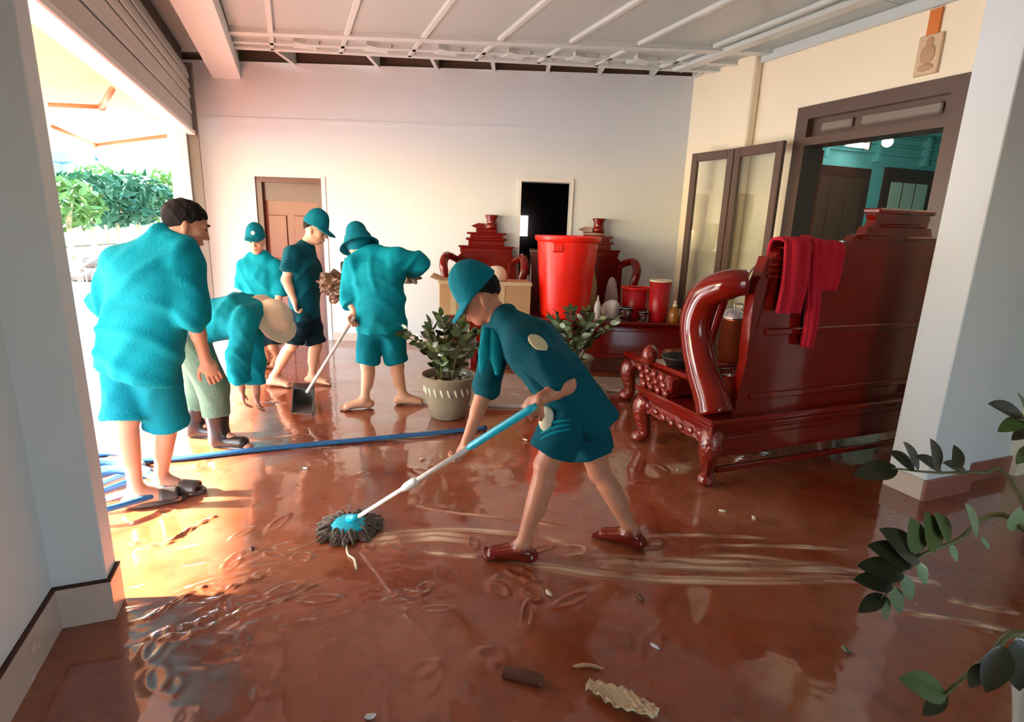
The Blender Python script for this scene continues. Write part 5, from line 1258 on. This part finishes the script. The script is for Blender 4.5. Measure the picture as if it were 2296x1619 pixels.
# ---- 6: person in bucket hat, back to the camera, carrying a bundle and holding a dustpan
def bucketman():
    Y = 4.50; P = lambda px, py, dy=0.0: onY(px, py, Y+dy)
    J = dict(hd=P(803, 548, .10), hF=np.array([-.55, .75, -.40]), hU=np.array([-.22, .3, .92]), nk=P(828, 572, .06), ch=P(845, 620, .02), pe=P(855, 722, .0),
             shL=P(795, 596, .02), shR=P(892, 580, .0), elL=P(785, 668, .02), elR=P(938, 588, .05), wrL=P(795, 702, -.06), wrR=P(910, 612, .25),
             hipL=P(832, 738, .0), hipR=P(878, 738, .0), knL=P(825, 822, -.02), knR=P(890, 820, .04), anL=onY(818, 895, 4.44), anR=onY(903, 890, 4.58))
    for S in 'LR': J['an'+S][2] = .085
    J['toL'] = J['anL']+np.array([-.19, -.07, -.08]); J['toR'] = J['anR']+np.array([.18, .02, -.08])
    T, at = person('person', 'person in teal bucket hat seen from behind holding a dustpan stick and a bundle', (J['pe'][0], Y, 0), J,
        dict(s=1.02, h=.007, hc=.009, skin='skin_c', shirt='teal_cloth', short='teal_cloth_deep', hem=.08, sleeve=(1.55, 1.6), leg=(.88, .88), inf=.034, hat=('bucket', 'teal_hat', .12), famp=.012, seed=61, ffreq=20,
             handL=(np.array([-.1, -.2, -.95]), np.array([.6, -.6, .1]), 1, 1, 1.0), handR=(np.array([-.5, .7, -.2]), np.array([-.6, .3, .6]), -1, .6, .7)))
    return J
JB = bucketman()
dp0, dp1 = JB['wrL']+np.array([.0, -.05, -.04]), fl(682, 915, .05)
dp = thing('dustpan', 'long handled dark grey dustpan resting on the muddy floor', 'dustpan', (*fl(682, 922)[:2], 0))
hb = fl(688, 880, .16)
MB().tube([dp0+(dp0-hb)*.03, hb], .013, 10).build('stick', 'white_tube', dp, True, world=True)
dl = np.array(fl(680, 928))
def pan():
    a, b, c, d = fl(655, 926), fl(700, 930), fl(705, 905), fl(662, 902); b_ = MB()
    up = np.array([0, 0, .17]); lo = np.array([0, 0, .004])
    pts = [a+lo, b+lo, c+lo, d+lo, a+lo*6, b+lo*6, c+up, d+up]
    b_.add([pts[0], pts[1], pts[2], pts[3]], [(0, 1, 2, 3)]); b_.add([pts[3], pts[2], pts[6], pts[7]], [(0, 1, 2, 3)])
    b_.add([pts[0], pts[3], pts[7], pts[4]], [(0, 1, 2, 3)]); b_.add([pts[1], pts[2], pts[6], pts[5]], [(0, 1, 2, 3)])
    o = b_.build('scoop', 'grey_plastic', dp, world=True); md = o.modifiers.new('thick', 'SOLIDIFY'); md.thickness = .008
    q = MB(); e = (pts[0]*.75+pts[3]*.25), (pts[1]*.75+pts[2]*.25); q.add([pts[0]+lo*3, pts[1]+lo*3, e[1]+lo*4, e[0]+lo*4], [(0, 1, 2, 3)])
    tp = MB(); tp.add([pts[7], pts[6], (pts[6]+pts[1])/2+up*.45, (pts[7]+pts[0])/2+up*.45], [(0, 1, 2, 3)]); o = tp.build('hood', 'black_plastic', dp, world=True); md = o.modifiers.new('thick', 'SOLIDIFY'); md.thickness = .006
pan()
# the bundle in his arms
bp_ = onY(830, 625, 4.86)
bd = thing('bundle', 'crumpled brown and grey tarpaulin bundle carried in front of the bucket hat person', 'bundle', bp_)
crumple('brown_end', 'brown_tarp', tuple(onY(752, 638, 4.86)-bp_), (.15, .12, .12), 4, bd)
crumple('middle', 'brown_tarp', (-.05, .04, -.02), (.34, .13, .10), 7, bd)
crumple('grey_end', 'grey_tarp', tuple(onY(916, 618, 4.84)-bp_), (.11, .09, .08), 5, bd)
cm = onY(778, 592, 4.8)
cmr = thing('black_pouch', 'small black pouch at the chest of the bucket hat person', 'pouch', tuple(cm))
MB().box((-.05, -.03, -.07), (.045, .05, .02), .01).build('pouch_body', 'black_plastic', cmr); MB().box((-.02, -.02, .02), (.055, .045, .05), .008).build('flap', 'black_plastic', cmr)
# ================================================================ plants
def zz_leaf(L, w, cup=.12):
    """one leaflet lying along +x, slightly cupped; shared mesh"""
    n = 8; v = []; f = []
    for i in range(n+1):
        t = i/n; ww = w*math.sin(math.pi*min(1, t*.97+.03)**.8)**.8+.0005; x = L*t
        v += [(x, -ww, cup*ww*1.2-.1*L*t*t), (x, 0, -.1*L*t*t), (x, ww, cup*ww*1.2-.1*L*t*t)]
    for i in range(n):
        for k in (0, 1): f.append((i*3+k, i*3+k+1, i*3+4+k, i*3+3+k))
    m = [(p[0], p[1], p[2]-.0012) for p in v]; o = len(v); v += m; f += [tuple(reversed([j+o for j in q])) for q in f]
    return MB().add(v, f)
LEAFM = {}
for nm in ('leaf', 'leaf_pale', 'leaf_dark'):
    o = zz_leaf(1.0, .25).build('leaf', nm, None, True); LEAFM[nm] = o.data; bpy.data.objects.remove(o)
def add_leaf(parent, p, d, up, L, nm):
    d = nrm(d); up = nrm(np.asarray(up)-d*np.dot(up, d)); w = np.cross(up, d)
    o = bpy.data.objects.new('leaf', LEAFM[nm]); COL.objects.link(o); o.parent = parent
    o.matrix_local = Matrix(((d[0]*L, w[0]*L, up[0]*L, p[0]), (d[1]*L, w[1]*L, up[1]*L, p[1]), (d[2]*L, w[2]*L, up[2]*L, p[2]), (0, 0, 0, 1))); return o
def stem_with_leaves(T, pts, npairs, L, nms, rs, r=.008, start=.25, spread=.8):
    P = spl(pts, 24); MB().tube(P, np.linspace(r, r*.5, 25).tolist(), 7).build('stem', 'stem', T, True)
    for k in range(npairs):
        t = start+(1-start)*k/max(1, npairs-1); i = min(23, int(t*24)); p = P[i]; tg_ = nrm(P[i+1]-P[i]); s_ = nrm(np.cross(tg_, [0, 0, 1.0])) if abs(tg_[2]) < .95 else np.array([1.0, 0, 0])
        for sg in (-1, 1):
            d = tg_*.55+s_*sg*spread+rs.normal(size=3)*.15
            add_leaf(T, p, d, np.cross(d, np.cross(tg_, d))*-1+[0, 0, .6], L*rs.uniform(.75, 1.1)*(1-.3*abs(t-.5)), rs.choice(nms))
    add_leaf(T, P[-1], P[-1]-P[-3], [0, 0, 1], L*.8, nms[0])

def potted(name, label, base, R, H_, potm, stems, seed, L, petals=True):
    rs = np.random.RandomState(seed); T = thing(name, label, 'plant', base)
    pot_ = MB().lathe([(R*.62, 0), (R*.7, .01), (R*.92, H_*.45), (R*1.0, H_*.82), (R*1.1, H_*.9), (R*1.12, H_*.97), (R*1.06, H_), (R*.98, H_*.96), (R*.95, H_*.85), (0, H_*.84)], 32).build('pot', potm, T, auto=50)
    if petals:
        for k in range(22):
            a = 2*math.pi*k/22; rot = np.array([[math.cos(a), -math.sin(a), 0], [math.sin(a), math.cos(a), 0], [0, 0, 1.0]])@np.array([[1, 0, 0], [0, math.cos(.35), -math.sin(.35)], [0, math.sin(.35), math.cos(.35)]])
            MB().ell((R*.965*math.cos(a), R*.965*math.sin(a), H_*.68), (.008, R*.055, H_*.11), 8, 6, rot).build('petal_relief', 'pot_petal', pot_, True)
        for k in range(18):
            a = rs.uniform(0, 6.28); r = R*rs.uniform(.2, .9); MB().ell((r*math.cos(a), r*math.sin(a), H_*.87), (.022, .016, .012), 8, 5).build('pebble', 'pot_petal', T, True)
    MB().lathe([(R*.95, H_*.845), (0, H_*.86)], 24, cap=False).build('soil', 'soil', T, True)
    for k in range(stems):
        a = 2*math.pi*k/stems+rs.uniform(-.2, .2); r0 = R*.4*rs.uniform(.2, 1); out = rs.uniform(.12, .36); hh = rs.uniform(.30, .50)
        stem_with_leaves(T, [(r0*math.cos(a), r0*math.sin(a), H_*.85), ((r0+out*.35)*math.cos(a), (r0+out*.35)*math.sin(a), H_*.85+hh*.6), ((r0+out)*math.cos(a), (r0+out)*math.sin(a), H_*.85+hh)], 7, L, ['leaf', 'leaf', 'leaf_pale', 'leaf_dark'], rs)
    return T
pb = fl(1003, 938)
potted('potted_plant', 'leafy green plant in a grey ceramic pot with petal rim beside the mopping person', (pb[0], pb[1]+.06, 0), .20, .36, 'pot_grey', 15, 5, .11)
p2 = fl(1290, 885)
potted('potted_plant', 'leafy plant partly hidden behind the back of the mopping person', (p2[0]-.02, p2[1]+.2, .028), .18, .30, 'pot_grey', 12, 8, .11, False)

# foreground plant at the right edge: pot just outside, stems reach in
gp = fl(2380, 1640, .0)
fg = thing('foreground_plant', 'dark glossy leafed plant with pale pot at the bottom corner of the picture', 'plant', (1.57, 1.15, 0))
base = np.array(fg.location)
MB().lathe([(.14, 0), (.16, .01), (.20, .28), (.225, .40), (.235, .47), (.225, .48), (.205, .45), (0, .42)], 36).build('pot', 'pot_white', fg, auto=50)
MB().lathe([(.206, .425), (0, .435)], 24, cap=False).build('soil', 'soil', fg, True)
rs = np.random.RandomState(15)
W2 = lambda px, py, Y: onY(px, py, Y)-base
root = np.array([0, 0, .42])
def fg_stem(name_pts, leaves, r=.007):
    P = spl([root+[rs.uniform(-.04, .04), rs.uniform(-.04, .04), 0]]+name_pts, 30); MB().tube(P, np.linspace(r*1.3, r*.5, 31).tolist(), 7).build('stem', 'stem', fg, True)
    for (px, py, Y, qx, qy, nm, L) in leaves:
        p = W2(px, py, Y); q = W2(qx, qy, Y-.02); d = q-p; d_ = np.linalg.norm(d)
        up = nrm(np.array([rs.uniform(-.3, .1), -.55, .8])); add_leaf(fg, p, d, up, d_*1.0, nm)
# spray hanging in front of the column: leaf base -> leaf tip in the picture
fg_stem([W2(2280, 1170, 1.45), W2(2140, 1215, 1.5), W2(2060, 1250, 1.5), W2(2000, 1310, 1.5), W2(1975, 1350, 1.5)],
        [(2062, 1255, 1.5, 1985, 1185, 'leaf_dark', 0), (2045, 1262, 1.5, 1955, 1220, 'leaf_dark', 0), (2025, 1285, 1.5, 1930, 1265, 'leaf_dark', 0), (2000, 1310, 1.5, 1920, 1297, 'leaf_dark', 0), (1982, 1335, 1.5, 1925, 1372, 'leaf_dark', 0),
         (2060, 1262, 1.5, 2080, 1315, 'leaf_pale', 0), (2025, 1290, 1.5, 2048, 1350, 'leaf_pale', 0), (2000, 1315, 1.5, 2025, 1380, 'leaf_pale', 0), (1980, 1335, 1.5, 1992, 1395, 'leaf_pale', 0),
         (2100, 1235, 1.5, 2085, 1150, 'leaf', 0), (2130, 1220, 1.5, 2150, 1262, 'leaf_pale', 0), (2190, 1205, 1.46, 2176, 1130, 'leaf_pale', 0), (2200, 1205, 1.46, 2222, 1232, 'leaf_pale', 0), (2130, 1210, 1.5, 2105, 1150, 'leaf', 0), (2270, 1190, 1.45, 2290, 1140, 'leaf_pale', 0), (2060, 1240, 1.5, 2050, 1165, 'leaf', 0)])
fg_stem([W2(2270, 1085, 1.9), W2(2200, 1060, 1.95), W2(2100, 1060, 2.0), W2(2000, 1050, 2.0)],
        [(2010, 1050, 2.0, 1915, 1062, 'leaf_dark', 0), (2050, 1050, 2.0, 2000, 1010, 'leaf_dark', 0), (2060, 1052, 2.0, 2035, 990, 'leaf_dark', 0), (2110, 1052, 2.0, 2060, 1020, 'leaf_dark', 0), (2105, 1052, 2.0, 2095, 985, 'leaf_dark', 0), (2165, 1056, 1.97, 2120, 1035, 'leaf_dark', 0), (2150, 1055, 1.97, 2145, 1000, 'leaf_dark', 0), (2000, 1050, 2.0, 1975, 1075, 'leaf_pale', 0)])
fg_stem([W2(2330, 1200, 1.5), W2(2320, 1000, 1.55), W2(2290, 930, 1.6)],
        [(2296, 935, 1.6, 2225, 900, 'leaf_dark', 0), (2296, 940, 1.6, 2240, 965, 'leaf', 0), (2310, 960, 1.6, 2270, 985, 'leaf_dark', 0), (2315, 1000, 1.58, 2280, 1040, 'leaf', 0), (2300, 930, 1.6, 2290, 880, 'leaf', 0)])
fg_stem([W2(2300, 1425, 1.2), W2(2220, 1470, 1.22), W2(2160, 1520, 1.25), W2(2115, 1560, 1.27)],
        [(2118, 1555, 1.27, 2025, 1520, 'leaf', 0), (2120, 1558, 1.27, 2070, 1605, 'leaf_dark', 0), (2250, 1450, 1.2, 2215, 1560, 'leaf_dark', 0), (2280, 1435, 1.2, 2296, 1560, 'leaf_dark', 0), (2200, 1490, 1.22, 2175, 1545, 'leaf_dark', 0)], .009)

# ================================================================ things lying on the floor
hs_ = thing('water_hose', 'flat blue hose lying across the muddy floor from the doorway', 'hose', (*fl(640, 1000)[:2], 0))
pts = [fl(px, py, .018) for px, py in ((225, 1050), (330, 1032), (420, 1026), (560, 1010), (700, 996), (850, 982), (1000, 968), (1090, 958))]
MB().tube(spl(pts, 60), .026, 10, sq=.6, ref=(0, 0, 1)).build('hose_pipe', 'hose_blue', hs_, True, world=True)
hc = thing('hose_coil', 'pale blue loops of hose in the doorway behind the column', 'hose', (*fl(262, 1090)[:2], 0))
for k in range(5):
    c = fl(215+k*4, 1040+k*16, .02+.012*k); a = [(c+np.array([(.19+.02*k)*math.cos(t)+.03*math.sin(3*t), (.16+.02*k)*math.sin(t), .01*math.sin(2*t+k)])) for t in np.linspace(0, 2*math.pi, 26)]
    MB().tube(a, .017, 8, cap=False).build('loop', 'hose_pale' if k % 2 else 'hose_blue', hc, True, world=True)
# white sack and box behind the bending person
sk = fl(505, 862)
lumpy('white_sack', 'white_sack', (sk[0], sk[1]+.2, 0), (.22, .2, .24), .15, 'plump white sack on the floor behind the bending person', 'sack', 22)
# rolled card, stick, crumpled film, chips and leaves
rc = fl(1172, 1524)
rcard = thing('card_tube', 'short brown half flattened card tube lying in the mud', 'tube', (rc[0], rc[1], 0), math.radians(-14))
MB().lathe([(.024, -.07), (.026, -.065), (.026, .065), (.024, .07), (.019, .07), (.019, -.07), (.024, -.07)], 18, cap=False).build('shell', 'mud_scrap', rcard, True)
oo = rcard.children[0]; oo.rotation_euler = (0, math.pi/2, 0); oo.location = (0, 0, .016); oo.scale = (.62, 1, 1)
sp = fl(1318, 1500); MB_ = MB().tube(spl([(-.055, 0, .008), (0, .006, .012), (.055, -.004, .008)], 8), [.003, .006, .007, .007, .006, .006, .006, .004, .003], 7).build('twig', 'cardboard', None, True); MB_.location = (sp[0], sp[1], 0); tag(MB_, 'thin pale twig lying in the mud near the card tube', 'twig')
# crumpled film
cf = fl(1392, 1582)
n, m = 22, 12; v = []; f = []; rs = np.random.RandomState(31)
for i in range(n+1):
    for j in range(m+1):
        x = (i/n-.5)*.24; y = (j/m-.5)*.09*(1-.75*abs(i/n-.5)*1.6); zz = .012+.016*abs(math.sin(i*.9+j*.7))+.012*abs(math.sin(j*1.3-i*.4))
        v.append((x, y, zz+rs.uniform(0, .006)))
for i in range(n):
    for j in range(m): f.append((i*(m+1)+j, (i+1)*(m+1)+j, (i+1)*(m+1)+j+1, i*(m+1)+j+1))
fo = MB().add(v, f).build('crumpled_wrapper', 'paper_crumple', None, True); fo.location = (cf[0], cf[1], 0); fo.rotation_euler = (0, 0, math.radians(-28)); tag(fo, 'crumpled cream plastic wrapper in the mud at the front', 'wrapper')
md = fo.modifiers.new('thick', 'SOLIDIFY'); md.thickness = .003
chips = [(685, 1052, 'white_plastic', 'small white scrap on the mud left of the mop shaft'), (1178, 988, 'cream_plastic', 'cream scrap on the mud under the mop grip'), (947, 1030, 'cream_plastic', 'curved cream scrap below the hose'), (565, 1232, 'mud_scrap', 'dark pebble on the churned mud'), (1436, 1343, 'mud_scrap', 'dark bit of leaf in the mud beside the streaks'), (1468, 1452, 'white_plastic', 'thin white sliver in the mud at the front'), (830, 1610, 'white_plastic', 'white sliver at the bottom edge of the mud'), (1520, 1056, 'cream_plastic', 'pale scrap next to the bench foot'), (1230, 1332, 'cream_plastic', 'tiny pale pebble in the middle of the mud'), (1895, 1460, 'leaf_pale', 'yellowish leaf scrap in the mud by the foreground plant'), (1620, 1148, 'cream_plastic', 'pale scrap on the mud behind the streaks'), (1690, 1163, 'cream_plastic', 'second pale scrap on the mud further towards the column')]
rs = np.random.RandomState(40)
for px, py, m_, lb in chips:
    p = fl(px, py); b = MB().ell((0, 0, .005), (rs.uniform(.018, .028), rs.uniform(.008, .012), .006), 9, 5); b.v = [tuple(np.array(q)*(1+.2*rs.uniform(-1, 1))) for q in b.v]
    o = b.build('floor_scrap', m_, None, True); o.location = (p[0], p[1], .002); o.rotation_euler = (0, 0, rs.uniform(0, 3)); tag(o, lb, 'scrap', 'scraps on the mud')
